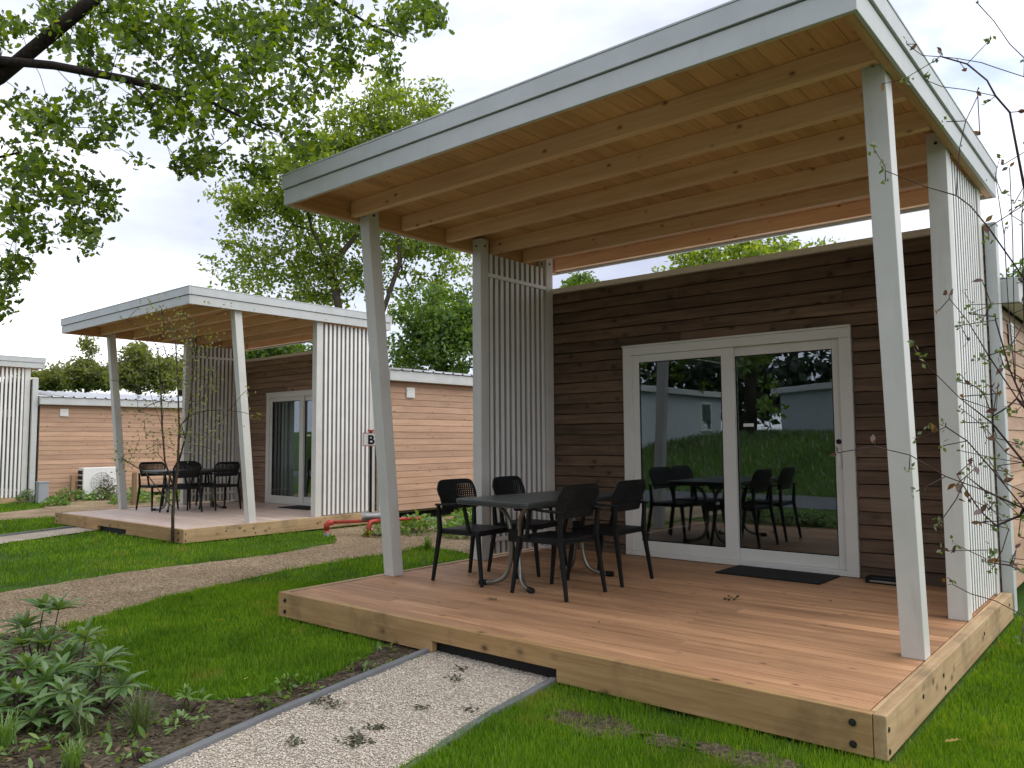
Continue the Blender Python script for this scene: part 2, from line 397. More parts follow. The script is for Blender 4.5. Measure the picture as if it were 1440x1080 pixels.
    MB().box(.0525, 4.332, y0+.026, y0+.072, 3.085, 3.2245).build('edge_beam', M['spruce'], roof, bevel=.004)
    def fascia(xa, xe, ya, ye, nx, ny):
        MB().box(xa, xe, ya, ye, 3.065, 3.19).build('fascia', M['fascia'], roof, bevel=.003)
    fascia(x0, x1, y0, y0+.024, 0, -1); fascia(x0, x0+.022, y0+.0245, y1-.0245, -1, 0)
    fascia(x1-.022, x1, y0+.0245, y1-.0245, 1, 0); fascia(x0, x1, y1-.024, y1, 0, 1)
    g = .014; cap = MB()
    for (a, e, q, w) in ((x0-g, x1+g, y0-g, y0+.02), (x0-g, x0+.02, y0+.0205, y1-.0205), (x1-.02, x1+g, y0+.0205, y1-.0205), (x0-g, x1+g, y1-.02, y1+g)):
        cap.box(a, e, q, w, 3.197, 3.305)
    for (a, e, q, w) in ((x0-g-.004, x1+g+.004, y0-g-.004, y0+.09), (x0-g-.004, x0+.09, y0+.0905, y1-.0905), (x1-.09, x1+g+.004, y0+.0905, y1-.0905), (x0-g-.004, x1+g+.004, y1-.09, y1+g+.004)):
        cap.box(a, e, q, w, 3.3055, 3.318)
    cap.build('roof_trim', M['zinc'], roof, bevel=.002)
    for (y) in (1.0, 2.28, 3.2):
        MB().tube([(x1+.001,y,3.10),(x1+.005,y,3.10)], .006, 6).build('screw', M['bolt'], roof)
    # entry wall, horizontal rough boards lapping each other, leaving the doorway free
    DX0, DX1, DZ1 = 1.065, 3.325, 2.105
    w = MB(); z = -.02; r = random.Random(9)
    wy = 3.40
    while z < 2.78:
        zt = min(z+.112+r.uniform(-.004, .004), 2.785)
        if zt > 2.74: zt = 2.785
        segs = [(.0, 4.335)]
        if z < DZ1-.02:
            segs = [(.0, DX0-.003), (DX1+.003, 4.335)]
        out = []
        for a, e in segs:
            if e-a > 1.6 and r.random() < .7:
                k = r.uniform(a+.5, e-.5); out += [(a, k-.0015), (k+.0015, e)]
            else: out.append((a, e))
        zc = zt
        for a, e in out:
            if z < DZ1-.02 and zt > DZ1 + .001: zt2 = DZ1
            else: zt2 = zt
            j = r.uniform(-.002, .002)
            ns = max(1, int((e-a)/.22)); n0 = len(w.v)
            for i in range(ns+1):
                xx = a+(e-a)*i/ns; q = 0 if i in (0, ns) else 1
                zb_ = z+.006+q*r.gauss(0,.0022); yb_ = wy-.027+j+q*r.gauss(0,.0022); yt_ = wy-.009+j+q*r.gauss(0,.0015)
                w.v += [(xx,yb_,zb_),(xx,wy+.02,zb_),(xx,wy+.02,zt2),(xx,yt_,zt2)]
            for i in range(ns):
                o_ = n0+4*i
                for q in range(4):
                    q2 = (q+1) % 4; w.f.append((o_+q, o_+q2, o_+4+q2, o_+4+q)); w.m.append(0)
            w.f.append((n0,n0+3,n0+2,n0+1)); w.f.append(tuple(n0+4*ns+q for q in range(4))); w.m += [0,0]
        if z < DZ1-.02 and zt > DZ1+.001: zt = DZ1+.003
        z = zt
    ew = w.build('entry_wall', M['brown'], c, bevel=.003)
    bk = MB()
    bk.box(.0, DX0-.004, wy+.0205, wy+.10, -.02, 2.78).box(DX1+.004, 4.33, wy+.0205, wy+.10, -.02, 2.78).box(DX0-.0035, DX1+.0035, wy+.0205, wy+.10, DZ1+.002, 2.78)
    bk.build('wall_core', M['dark'], ew)
    MB().box(-.03, 4.332, wy-.055, wy+.12, 2.788, 2.842).build('wall_cap', M['cap'], ew, bevel=.003)
    MB().box(4.338, 4.415, wy-.02, wy+.10, -.15, 2.80).box(4.334, 4.42, wy-.025, wy+.106, 2.8005, 2.815).build('corner_trim', M['fascia'], c, bevel=.003)
    MB().box(-.035, -.002, wy-.03, wy+.16, -.15, 2.84).build('corner_trim', M['fascia'], c, bevel=.003)
    # sliding door
    dr = MB()
    y0d, y1d = wy-.05, wy+.06
    dr.box(DX0, DX0+.10, y0d, y1d, .045, DZ1-.085).box(DX1-.10, DX1, y0d, y1d, .045, DZ1-.085).box(DX0, DX1, y0d, y1d, DZ1-.0845, DZ1).box(DX0, DX1, y0d, y1d, .0, .0445)
    dr.box(DX0-.004, DX1+.004, y0d-.016, y0d+.03, DZ1+.0005, DZ1+.02)
    door = dr.build('sliding_door', M['upvc'], c, bevel=.004)
    def sash(xa, xe, ya, ye, ga, ge, g0, g1, z0, z1):
        m = MB()
        m.box(xa, ga, ya, ye, z0, z1).box(ge, xe, ya, ye, z0, z1).box(ga+.0004, ge-.0004, ya, ye, z0, g0).box(ga+.0004, ge-.0004, ya, ye, g1, z1)
        o = m.build('sash', M['upvc'], door, bevel=.004)
        gm = MB()
        for (a, e, q, v) in ((ga-.001, ga+.008, g0, g1), (ge-.008, ge+.001, g0, g1), (ga+.0085, ge-.0085, g0-.001, g0+.008), (ga+.0085, ge-.0085, g1-.008, g1+.001)):
            gm.box(a, e, ya+.006, ye-.006, q, v)
        gm.build('gasket', M['blackp'], o)
        MB().box(ga-.002, ge+.002, (ya+ye)/2-.003, (ya+ye)/2+.003, g0-.002, g1+.002).build('pane', M['glass'], door)
        return o
    sash(DX0+.1005, 2.262, wy-.028, wy+.002, 1.243, 2.137, .15, 1.945, .0455, DZ1-.0855)
    sash(2.2, DX1-.1005, wy+.004, wy+.034, 2.262, 3.15, .153, 1.935, .0455, DZ1-.0855)
    MB().box(3.176, 3.206, wy-.012, wy+.0035, .90, 1.06).tube([(3.191,wy-.012,1.03),(3.191,wy-.05,1.03),(3.191,wy-.055,.92)], .009, 8).build('handle', M['white'], door, bevel=.002)
    MB().tube([(3.186,wy+.004,1.13),(3.186,wy-.014,1.13)], .021, 14).build('lock', M['blackp'], door)
    MB().box(2.325, 2.425, wy+.0135, wy+.0155, 1.272, 1.302).build('sticker', M['white'], door)
    # body behind: side walls, rear wall, low pitched sheet roof
    def cladding(axis, a0, a1, pos, out, z0, z1, seed):
        m = MB(); z = z0; r = random.Random(seed)
        while z < z1-.01:
            zt = min(z+.113, z1)
            if z1-zt < .05: zt = z1
            cuts = [a0]
            while cuts[-1] < a1-.01: cuts.append(min(cuts[-1]+r.uniform(1.8, 4.2), a1))
            if len(cuts) > 2 and cuts[-1]-cuts[-2] < .6: cuts.pop(-2)
            for a, e in zip(cuts, cuts[1:]):
                p = []
                for zz, dd in ((z+.003, .019), (zt, .012)):
                    for al, dp in ((a+.001, dd), (e-.001, dd), (e-.001, -.02), (a+.001, -.02)):
                        p.append((pos+out*dp, al, zz) if axis == 1 else (al, pos+out*dp, zz))
                if (axis == 1 and out > 0) or (axis == 0 and out > 0):
                    pass
                m.hexa(p)
            z = zt
        return m
    yw0, yw1 = wy+.165, 11.8
    sw = cladding(1, yw0, yw1, 4.36, 1, -.03, 2.20, 1).build('side_wall', M['larch'], c, bevel=.002)
    MB().box(4.25, 4.3395, yw0, yw1, -.03, 2.19).build('wall_core', M['interior'], sw)
    v = MB().box(4.386, 4.402, 4.0, 4.19, 1.925, 2.105)
    for k in range(6): v.box(4.4025, 4.41, 4.012, 4.178, 1.94+k*.026, 1.954+k*.026)
    v.build('wall_vent', M['white'], sw, bevel=.002)
    sw2 = cladding(1, yw0, yw1, .04, -1, -.03, 2.20, 2).build('side_wall', M['larch'], c, bevel=.002)
    MB().box(.0605, .15, yw0, yw1, -.03, 2.19).build('wall_core', M['interior'], sw2)
    rw = cladding(0, .06, 4.34, 11.82, 1, -.03, 2.20, 3).build('rear_wall', M['larch_x'], c, bevel=.002)
    MB().box(.151, 4.249, wy+.105, 11.79, -.08, -.035).build('floor', M['interior'], c)
    MB().box(.151, 4.249, 7.0, 7.06, -.034, 2.19).build('partition', M['interior'], c)
    MB().box(.25, 4.15, 3.3, 11.5, -.26, -.082).build('skirting', M['dark'], c)
    m = MB(); ya, ye = wy+.125, 12.0
    xr, zr, ze = 2.2, 2.645, 2.385
    k = 0; yy = ya
    def ln(x): return ze+(zr-ze)*(1-abs(x-xr)/2.35)
    prof = []
    while yy < ye:      # trapezoid sheet ribs run down the slope
        prof += [(yy, 0), (yy+.19, 0), (yy+.205, .028), (yy+.235, .028)]
        yy += .25
    for xa, xe in ((xr+2.36, xr), (xr, xr-2.36)):
        n = len(m.v)
        for (yy, h) in prof: m.v += [(xa, yy, ln(xa)+h), (xe, yy, ln(xe)+h)]
        for i in range(len(prof)-1):
            q = n+2*i; m.f.append((q, q+1, q+3, q+2)); m.m.append(0)
    rf = m.build('body_roof', M['roofmetal'], c, solid=.006)
    MB().box(4.402, 4.528, ya-.012, ya-.0005, 2.20, 2.385).build('eaves_end_cap', M['fascia'], rf)
    MB().box(-.128, -.002, ya-.012, ya-.0005, 2.20, 2.385).build('eaves_end_cap', M['fascia'], rf)
    MB().box(4.40, 4.53, ya, ye, 2.20, 2.215).box(4.505, 4.53, ya, ye, 2.2155, 2.372).build('eaves_fascia', M['fascia'], rf, bevel=.003)
    MB().box(-.13, 0.0, ya, ye, 2.20, 2.215).box(-.13, -.105, ya, ye, 2.2155, 2.372).build('eaves_fascia', M['fascia'], rf, bevel=.003)
    MB().hexa([(-.10,11.8,2.2),(4.5,11.8,2.2),(4.5,11.84,2.2),(-.10,11.84,2.2),(2.0,11.8,2.62),(2.4,11.8,2.62),(2.4,11.84,2.62),(2.0,11.84,2.62)]).build('gable', M['larch_x'], rf)
    return c
cab = build_cabin()
C2 = (-9.225, 1.715, 0.0); C3 = (-19.72, -.05, -.09)
c2 = copy_tree(cab); c2.location = C2
c2['label'] = 'middle cabin, its terrace behind the thin sapling and its screen beside the B sign'
c3 = copy_tree(cab); c3.location = C3
c3['label'] = 'far left cabin, only its slatted white screen and long larch side wall showing'
for ch in c2.children:
    if True:
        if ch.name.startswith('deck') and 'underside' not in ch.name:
            ch.data = ch.data.copy(); ch.data.materials.clear(); ch.data.materials.append(M['deck_worn_sheen'])
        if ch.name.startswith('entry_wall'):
            ch.data = ch.data.copy(); ch.data.materials.clear(); ch.data.materials.append(M['brown_lit'])

# ------------------------------------------------------------------ furniture
def build_chair():
    c = empty('armchair', (0,0,0), 'x', 'chair', 'black plastic terrace armchairs')
    def shell(u, v):               # curved backrest, u across -1..1, v up 0..1
        wv = .222+.022*min(1, v*1.6)
        y = wv*u
        z = .585+.250*v - .075*max(0, v-.45)/.55*abs(u)**10
        x = -.205-.055*v + .045*abs(u)**2.2
        return (x, y, z)
    m = MB(); nu, nv = 22, 13
    for i in range(nu):
        for j in range(nv):
            us = (-1+2*i/nu, -1+2*(i+1)/nu); vs = (j/nv, (j+1)/nv)
            hole = 1 <= i < nu-1 and 3 <= j < nv-2
            q = [(us[0],vs[0]),(us[1],vs[0]),(us[1],vs[1]),(us[0],vs[1])]
            n = len(m.v); m.v += [shell(*a) for a in q]
            if not hole: m.f.append((n,n+1,n+2,n+3)); m.m.append(0)
            else:
                cu, cv = sum(us)/2, sum(vs)/2
                m.v += [shell(cu+(a-cu)*.55, cv+(b-cv)*.6) for a, b in q]
                for k in range(4):
                    l = (k+1) % 4; m.f.append((n+k, n+l, n+4+l, n+4+k)); m.m.append(0)
    m.build('backrest', M['blackp'], c, solid=.011)
    s = MB()
    o = []
    for (cx, cy, a0) in ((.235-.05,.215-.05,0),(-.20+.03,.205-.03,90),(-.20+.03,-.205+.03,180),(.235-.05,-.215+.05,270)):
        rr = .05 if cx > 0 else .03
        for k in range(5):
            t = R(a0+k*22.5); o.append((cx+rr*math.cos(t), cy+rr*math.sin(t)))
    s.prism(o, .412, .436)
    s.build('seat', M['blackp'], c, bevel=.006)
    f = MB(); f.box(-.195, .225, .2, .22, .392, .43).box(-.195, .225, -.22, -.2, .392, .43).box(-.2, -.18, -.1995, .1995, .392, .411).box(.205, .225, -.1995, .1995, .392, .411)
    f.build('seat_frame', M['blackp'], c, bevel=.003)
    for sy in (1, -1):
        l = MB(); l.bar((-.265,.24*sy,0), (-.2,.222*sy,.42), (.022,.032), (.026,.036)).bar((-.2,.222*sy,.42), (-.207,.234*sy,.632), (.032,.026), (.036,.026))
        l.build('leg', M['blackp'], c, bevel=.004)
        l = MB(); l.bar((.265,.24*sy,0), (.205,.215*sy,.42), (.022,.032), (.026,.036)); l.build('leg', M['blackp'], c, bevel=.004)
        a = MB(); a.bar((.125,.226*sy,.42), (.075,.242*sy,.650), .024, .030)
        a.bar((-.235,.236*sy,.632), (-.05,.246*sy,.640), (.03,.045), .018).bar((-.05,.246*sy,.640), (.105,.243*sy,.657), (.045,.038), .018)
        a.build('armrest', M['blackp'], c, bevel=.006)
    return c
def build_table():
    t = empty('dining_table', (0,0,0), 'x', 'table', 'rectangular grey terrace tables')
    def rr(hx, hy, r):
        o = []
        for cx, cy, a0 in ((hx-r,hy-r,0),(-hx+r,hy-r,90),(-hx+r,-hy+r,180),(hx-r,-hy+r,270)):
            for k in range(7):
                a = R(a0+k*15); o.append((cx+r*math.cos(a), cy+r*math.sin(a)))
        return o
    m = MB(); m.prism(rr(.395, .71, .07), .672, .70).prism(rr(.388, .703, .066), .655, .6715)
    m.build('tabletop', M['tabletop'], t, bevel=.005)
    for sy in (-1, 1):
        for sx in (-1, 1):
            yb = .40*sy; yf = .50*sy
            P = []
            pts = [(.33*sx,yb*1.12,.655),(.20*sx,yb*1.08,.655),(.085*sx,yb*1.02,.57),(.045*sx,yb,.42),(.045*sx,yb,.22),(.085*sx,yb*1.04,.085),(.17*sx,yb*1.15,.03),(.265*sx,yf*1.0,.022)]
            Q = [Vector(p) for p in pts]
            for i in range(len(Q)-1):      # Catmull-Rom through the bends
                p0, p1, p2, p3 = Q[max(0,i-1)], Q[i], Q[i+1], Q[min(len(Q)-1,i+2)]
                for k in range(5):
                    s = k/5; P.append(.5*((2*p1)+(p2-p0)*s+(2*p0-5*p1+4*p2-p3)*s*s+(3*p1-p0-3*p2+p3)*s**3))
            P.append(Q[-1])
            l = MB().tube([tuple(p) for p in P], .0185, 10).build('leg', M['tube'], t, smooth=True)
            d = (P[-1]-P[-2]).normalized()
            MB().tube([tuple(P[-1]-d*.035), tuple(P[-1]+d*.03)], .0225, 12).box(P[-1].x-.014, P[-1].x+.014, P[-1].y-.014, P[-1].y+.014, 0, .012).build('foot_cap', M['blackp'], l)
    MB().box(-.028, .028, -.38, .38, .60, .645).box(-.05, .05, -.425, -.3805, .36, .46).box(-.05, .05, .3805, .425, .36, .46).build('brace', M['blackp'], t, bevel=.003)
    return t
ch = build_chair(); tb = build_table()
spots = [((.825, 1.36), 3), ((.885, 1.99), 6), ((1.715, 1.335), 178), ((1.715, 2.05), 181)]
chlab = [['black armchair at the front left of the near table, closest to the leaning left post',
          'black armchair at the rear left of the near table, in front of the slatted screen',
          'black armchair at the front right of the near table, nearest to the viewer',
          'black armchair at the rear right of the near table, just left of the glass door'],
         ['small black armchair at the middle cabin, leftmost at its table by the left leaning post',
          'small black armchair at the middle cabin, behind its table before the slatted screen',
          'small black armchair at the middle cabin, behind the sapling on its table near side',
          'small black armchair at the middle cabin, rightmost at its table by the right leaning post']]
first = True
for ci, off in enumerate(((0,0,0), C2)):
    for (xy, a), lab in zip(spots, chlab[ci]):
        o = ch if first else copy_tree(ch); first = False
        o.location = (xy[0]+off[0], xy[1]+off[1], -.0055+off[2]); o.rotation_euler = (0,0,R(a)); o['label'] = lab
t2 = copy_tree(tb)
for t, off, lab in ((tb, (0,0,0), 'dark grey rectangular table with bent metal tube legs on the near terrace'), (t2, C2, 'grey table with bent tube legs on the middle cabin terrace behind the sapling')):
    t.location = (1.335+off[0], 1.70+off[1], -.0055+off[2]); t.rotation_euler = (0,0,R(-4)); t['label'] = lab
mt = MB().box(-.45, .45, -.24, .24, 0, .014).build('doormat', M['mat'], None, bevel=.004)
mt2 = mt.copy(); COL.objects.link(mt2)
for o, off, lab in ((mt, (2.72,3.10,-.0055), 'thin black doormat lying before the near sliding glass door'), (mt2, (2.72+C2[0],3.08+C2[1],-.0055), 'small black doormat at the middle cabin door beside its white screen')):
    o.location = off; o['label'] = lab; tag(o, None, 'doormat', 'black doormats'); 
mt.rotation_euler = (0,0,R(-1)); mt.data.name = 'doormat'
sc_ = empty('boot_scraper', (3.56,3.25,-.0055), 'low black boot scraper with a steel strip on the deck right of the door', 'boot scraper')
MB().box(-.14,.14,-.07,.06,0,.012).box(-.14,-.11,-.07,.06,.0125,.05).box(.11,.14,-.07,.06,.0125,.05).tube([(-.11,-.02,.035),(.11,-.02,.035)], .02, 10).tube([(-.11,.03,.035),(.11,.03,.035)], .018, 10).build('base', M['blackp'], sc_)
MB().box(-.109,.109,-.068,-.062,.0125,.028).build('scraper_blade', M['steel'], sc_)
# curtain in the middle cabin
cu = MB(); n = 60
for i in range(n+1):
    x = 1.2+i*.62/n; y = .045*math.sin(i*1.05)+.01*math.sin(i*2.3)
    cu.v += [(x, y, .04), (x, y*.8, 2.05)]
    if i: q = 2*i; cu.f.append((q-2, q, q+1, q-1)); cu.m.append(0)
cu = cu.build('curtain', M['curtain'], None, smooth=True, solid=.004)
cu.location = (C2[0], C2[1]+3.62, 0); tag(cu, 'pleated pale grey curtain hanging inside the middle cabin glass door', 'curtain')

# ------------------------------------------------------------------ ground
def vn(x, y, s, seed=0):        # cheap smooth noise 0..1
    r = np.random.default_rng(100+seed); out = np.zeros_like(x); tot = 0
    for k in range(5):
        a = r.uniform(0, 6.28, 3); f = s*(1.7**k); am = .62**k
        out += am*np.sin(f*(x*np.cos(a[0])+y*np.sin(a[0]))+a[1])*np.sin(f*(x*np.sin(a[0]+.7)-y*np.cos(a[0]+.7))+a[2]); tot += am
    return .5+.5*out/tot
def inpoly(x, y, poly):
    c = np.zeros(x.shape, bool); n = len(poly)
    for i in range(n):
        (x0,y0),(x1,y1) = poly[i], poly[(i+1)%n]
        k = ((y0 > y) != (y1 > y)); xi = (x1-x0)*(y-y0)/((y1-y0) if y1 != y0 else 1e-9)+x0
        c ^= k & (x < xi)
    return c
BARK = [(-2.6,-4.9),(-2.91,-1.0),(-3.15,.35),(-3.02,1.96),(-3.3,3.05),(-3.9,3.5),(-4.72,3.9),(-4.72,13),(-.3,13),(-.3,3.75),(-1.11,3.41),(-1.5,3.5),(-2.17,3.57),(-2.0,3.06),(-2.0,2.5),(-1.92,1.4),(-1.47,-.14),(-1.0,-1.16),(-.93,-2.5),(-.9,-4.9)]
BARK2 = [(-11.2,-4.9),(-12.3,1.5),(-13.1,2.9),(-15.1,3.6),(-15.1,13),(-9.5,13),(-9.5,3.3),(-10.75,2.2),(-10.75,1.35),(-9.6,-4.9)]
BED = [(-1.12,-1.22),(-.76,-1.21),(.2,-1.36),(.82,-1.49),(1.22,-1.46),(1.45,-1.32),(1.60,-1.0),(1.57,-.7),(1.42,-.3),(1.25,.05),(1.7,.05),(1.9,-1.24),(2.06,-1.91),(2.52,-3.9),(-.9,-3.9),(-1.0,-2.5)]
PATH = [(1.66,.10),(2.66,.10),(2.74,-.63),(2.86,-1.3),(3.0,-2.0),(3.4,-3.6),(3.7,-4.9),(2.75,-4.9),(2.1,-2.0),(1.91,-1.24)]
PATH2 = [(-8.32,1.80),(-7.62,1.80),(-6.87,.15),(-5.4,-3.1),(-6.3,-3.1),(-7.76,.3)]
def sheet(name, poly, z, mat, sub=.0, edge=0.0):
    P = []
    for i in range(len(poly)):
        a, b = np.array(poly[i]), np.array(poly[(i+1)%len(poly)])
        n = max(1, int(np.linalg.norm(b-a)/.08)) if edge else 1
        for k in range(n):
            p = a+(b-a)*k/n
            if edge:
                d = (b-a)/np.linalg.norm(b-a); p = p+np.array([-d[1], d[0]])*(float(vn(p[:1]*1.0, p[1:]*1.0, 7, 3)[0])-.5)*2*edge
            P.append(tuple(p))
    m = MB(); m.v = [(x,y,z) for x,y in P]; m.f = [tuple(range(len(P)))]; m.m = [0]
    o = m.build(name, mat)
    if o.data.polygons[0].normal.z < 0: o.data.flip_normals()
    return o
# one big ground sheet rising into the grassy bank behind the camera
xs = np.concatenate((np.linspace(-300,-42,20), np.linspace(-40,40,81), np.linspace(42,300,20)))
ys = np.concatenate((np.linspace(-300,-42,20), np.linspace(-40,-8,65), np.linspace(-7.5,30,40), np.linspace(34,400,24)))
X, Y = np.meshgrid(xs, ys)
def bank(x, y):
    t = np.clip((-8.6-y)/4.2, 0, 1); s = t*t*(3-2*t)
    return 1.55*s*(1+.18*np.sin(x*.37+1)+.1*np.sin(x*.9))
Z = G+bank(X, Y)-.004
Vg = np.stack([X,Y,Z], -1).reshape(-1,3); ny, nx = X.shape
ii = np.arange(ny*nx).reshape(ny,nx)
F = np.stack([ii[:-1,:-1], ii[:-1,1:], ii[1:,1:], ii[1:,:-1]], -1).reshape(-1)
gr = np_mesh('ground', Vg, np.full((ny-1)*(nx-1), 4), F, M['turf'], smooth=True); tag(gr, 'grass covered ground of the park', 'ground', kind='structure')
o = sheet('bark_path', BARK, G+.004, M['barkpath'], edge=.07); tag(o, 'brown bark chip path running past the near terrace', 'path', kind='structure')
o = sheet('bark_path', BARK2, G+.004, M['barkpath'], edge=.07); tag(o, 'bark chip path beyond the middle terrace', 'path', kind='structure')
o = sheet('planting_bed', BED, G+.006, M['soil'], edge=.05); tag(o, 'dark soil bed beside the gravel path', 'soil', kind='structure')
o = sheet('gravel_path', PATH, G+.012, M['gravel']); tag(o, 'pale shell gravel path to the near terrace', 'path', kind='structure')
o = sheet('gravel_path', PATH2, G+.012, M['gravel']); tag(o, 'pale gravel path to the middle terrace', 'path', kind='structure')
o = sheet('road', [(-60,-8.4),(60,-8.4),(60,-5.0),(-60,-5.0)], G+.006, M['asphalt']); tag(o, 'grey road behind the viewer', 'road', kind='structure')
def edging(pts, lab, hs=None):
    m = MB()
    hs = hs or [-.012]*len(pts)
    for p, q, a, b in zip(pts, pts[1:], hs, hs[1:]):
        m.bar((p[0],p[1],G+a), (q[0],q[1],G+b), .042, .10, side=(1,.2,0))
    o = m.build('path_edging', M['edging'], None, bevel=.006); tag(o, lab, 'edging', 'grey plastic path edging strips')
edging([(1.655,.02),(1.90,-1.24),(2.09,-2.0),(2.74,-4.8)], 'grey plastic edging strip along the left side of the near gravel path')
edging([(2.66,.02),(2.745,-.63),(2.865,-1.3),(3.0,-2.0),(3.7,-4.8)], 'short grey edging strip right of the near gravel path, sinking into grass', [-.012,-.02,-.045,-.05,-.05])
edging([(-8.33,1.66),(-7.77,.3),(-6.31,-3.1)], 'grey edging strip beside the gravel path of the middle cabin')

for k, (cx, cy, rx, ry, lab) in enumerate(((3.20,-.37,.26,.13,'worn earth patch in the lawn before the notch'),(3.93,-.30,.27,.10,'worn earth patch in the lawn near the terrace corner'),(3.56,-.34,.14,.07,'small worn earth spot between two larger ones'))):
    o = sheet('soil', [(cx+rx*math.cos(a*.314)*(1+.25*math.sin(a*2.3+k)), cy+ry*math.sin(a*.314)*(1+.3*math.sin(a*1.7+k))) for a in range(20)], G+.005, M['soil']); tag(o, lab, 'soil', kind='structure')
# loose stones and chips (uncountable)
ICO = np.array([(0,0,.7),(.9,.1,.1),(.2,.95,.05),(-.8,.5,.1),(-.75,-.55,.05),(.3,-.9,.1),(0,0,-.5)])
IF = np.array([(0,1,2),(0,2,3),(0,3,4),(0,4,5),(0,5,1),(6,2,1),(6,3,2),(6,4,3),(6,5,4),(6,1,5)])
def stones(name, x, y, z, size, mat, flat=.6, elong=1.0):
    n = len(x); a = rng.uniform(0, 6.28, n); ca, sa = np.cos(a), np.sin(a)
    S = ICO[None]*np.stack([size*elong*rng.uniform(.8,1.3,n), size*rng.uniform(.6,1.1,n), size*flat*rng.uniform(.7,1.3,n)], -1)[:,None,:]
    Vx = S[...,0]*ca[:,None]-S[...,1]*sa[:,None]+x[:,None]; Vy = S[...,0]*sa[:,None]+S[...,1]*ca[:,None]+y[:,None]
    tilt = rng.uniform(-.4,.4,(n,1)); Vz = S[...,2]+tilt*S[...,0]*.5+z
    V = np.stack([Vx,Vy,Vz], -1).reshape(-1,3)
    L = (IF[None]+(np.arange(n)*7)[:,None,None]).reshape(-1)
    return np_mesh(name, V, np.full(n*10, 3), L, mat)
def sample(poly, n, seed=0):
    a = np.array(poly); x = rng.uniform(a[:,0].min(), a[:,0].max(), n*3); y = rng.uniform(a[:,1].min(), a[:,1].max(), n*3)
    k = inpoly(x, y, poly); return x[k][:n], y[k][:n]
x, y = sample(PATH, 60000); k = (y > -2.6); x, y = x[k], y[k]
n_bare = vn(x, y, 5, 8) > .2; x, y = x[n_bare], y[n_bare]
o = stones('gravel', x, y, G+.014, rng.uniform(.0035,.0085,len(x)), M['stone'], .5); tag(o, 'loose pale shell gravel on the near path', 'gravel', kind='stuff')
x, y = sample(BARK, 90000); k = (y > -2.2) & (y < 6.5); x, y = x[k], y[k]
o = stones('bark_chips', x, y, G+.006, rng.uniform(.003,.008,len(x)), M['chip'], .35, 2.0); tag(o, 'loose brown bark chips on the path', 'bark chips', kind='stuff')
x, y = sample(BED, 6000)
o = stones('soil_crumbs', x, y, G+.008, rng.uniform(.004,.016,len(x)), M['soil'], .5); tag(o, 'crumbly soil in the bed', 'soil', kind='stuff')

# ------------------------------------------------------------------ grass
CAM = np.array([5.3778, -3.5600, 1.1555])
def excluded(x, y):
    j = .055
    xx = x+(vn(x, y, 16, 1)-.5)*2*j; yy = y+(vn(x, y, 16, 2)-.5)*2*j
    e = np.zeros(x.shape, bool)
    for p in (BARK, BARK2, BED): e |= inpoly(xx, yy, p)
    wob = vn(x, y, 9, 5)
    for p in (PATH, PATH2): e |= inpoly(x, y, p)
    for (a, b, _) in ((0,0,0), C2, C3):
        e |= (x > a-.03) & (x < a+4.43) & (y > b-.01) & (y < b+3.4)
        e |= (x > a-.03) & (x < a+4.45) & (y >= b+3.4) & (y < b+12)
        # bare dark strip below the rims
    e |= (y < -4.9)
    return e
def blades(n, rmin, rmax, half, p, hmin, hmax, wk, lean=.55):
    u = rng.uniform(0, 1, n)
    q = 2-p
    r = (rmin**q+u*(rmax**q-rmin**q))**(1/q)
    fwd = math.atan2(math.cos(.699), -math.sin(.699))
    a = fwd+rng.uniform(-half, half, n)
    x = CAM[0]+r*np.cos(a); y = CAM[1]+r*np.sin(a)
    k = ~excluded(x, y)
    # sparse, worn spots
    dens = np.clip((vn(x, y, 1.6, 9)-.20)*5, .12, 1)
    for (cx, cy, rr, s) in ((3.08,-.38,.17,.02),(3.24,-.37,.19,.02),(3.38,-.34,.13,.05),(3.78,-.31,.14,.04),(3.95,-.30,.17,.02),(4.12,-.29,.13,.05),(3.56,-.34,.15,.05),(4.60,.95,.15,.3),(4.52,1.35,.12,.4),(2.88,-.16,.12,.4),(1.0,-.75,.2,.6),(1.35,.02,.3,.2),(3.4,-.09,.2,.35),(4.0,-.10,.2,.5)):
        d = ((x-cx)**2+(y-cy)**2)/(rr*rr); dens = np.where(d < 1, np.minimum(dens, s+(1-s)*d), dens)
    k &= rng.uniform(0, 1, n) < dens
    x, y, r = x[k], y[k], r[k]; m = len(x)
    h = rng.uniform(hmin, hmax, m)*(.45+.55*vn(x, y, 2.2, 4)+.5*vn(x, y, 9, 6)**2); w = wk*np.maximum(1, r/4)**.9*rng.uniform(.7,1.3,m)
    az = rng.uniform(0, 6.28, m); dx, dy = np.cos(az), np.sin(az)
    ln = rng.uniform(.05, lean, m)*h; fa = rng.uniform(0, 6.28, m); fx, fy = np.cos(fa), np.sin(fa)
    z0 = np.full(m, G-.004)
    V = np.empty((m,5,3))
    V[:,0] = np.stack([x-dx*w/2, y-dy*w/2, z0], -1); V[:,1] = np.stack([x+dx*w/2, y+dy*w/2, z0], -1)
    V[:,2] = np.stack([x+dx*w*.4+fx*ln*.35, y+dy*w*.4+fy*ln*.35, z0+h*.6], -1); V[:,3] = np.stack([x-dx*w*.4+fx*ln*.35, y-dy*w*.4+fy*ln*.35, z0+h*.6], -1)
    V[:,4] = np.stack([x+fx*ln, y+fy*ln, z0+h], -1)
    b = (np.arange(m)*5)[:,None]
    L = (b+np.array([0,1,2,3,3,2,4])[None]).reshape(-1)
    return V.reshape(-1,3), np.tile(np.array([4,3]), m), L
A = blades(620000, 1.6, 8, R(48), 1.35, .03, .062, .0032)
B_ = blades(230000, 8, 24, R(44), 1.5, .035, .065, .0036)
V = np.concatenate((A[0], B_[0])); ps = np.concatenate((A[1], B_[1])); L = np.concatenate((A[2], B_[2]+len(A[0])))
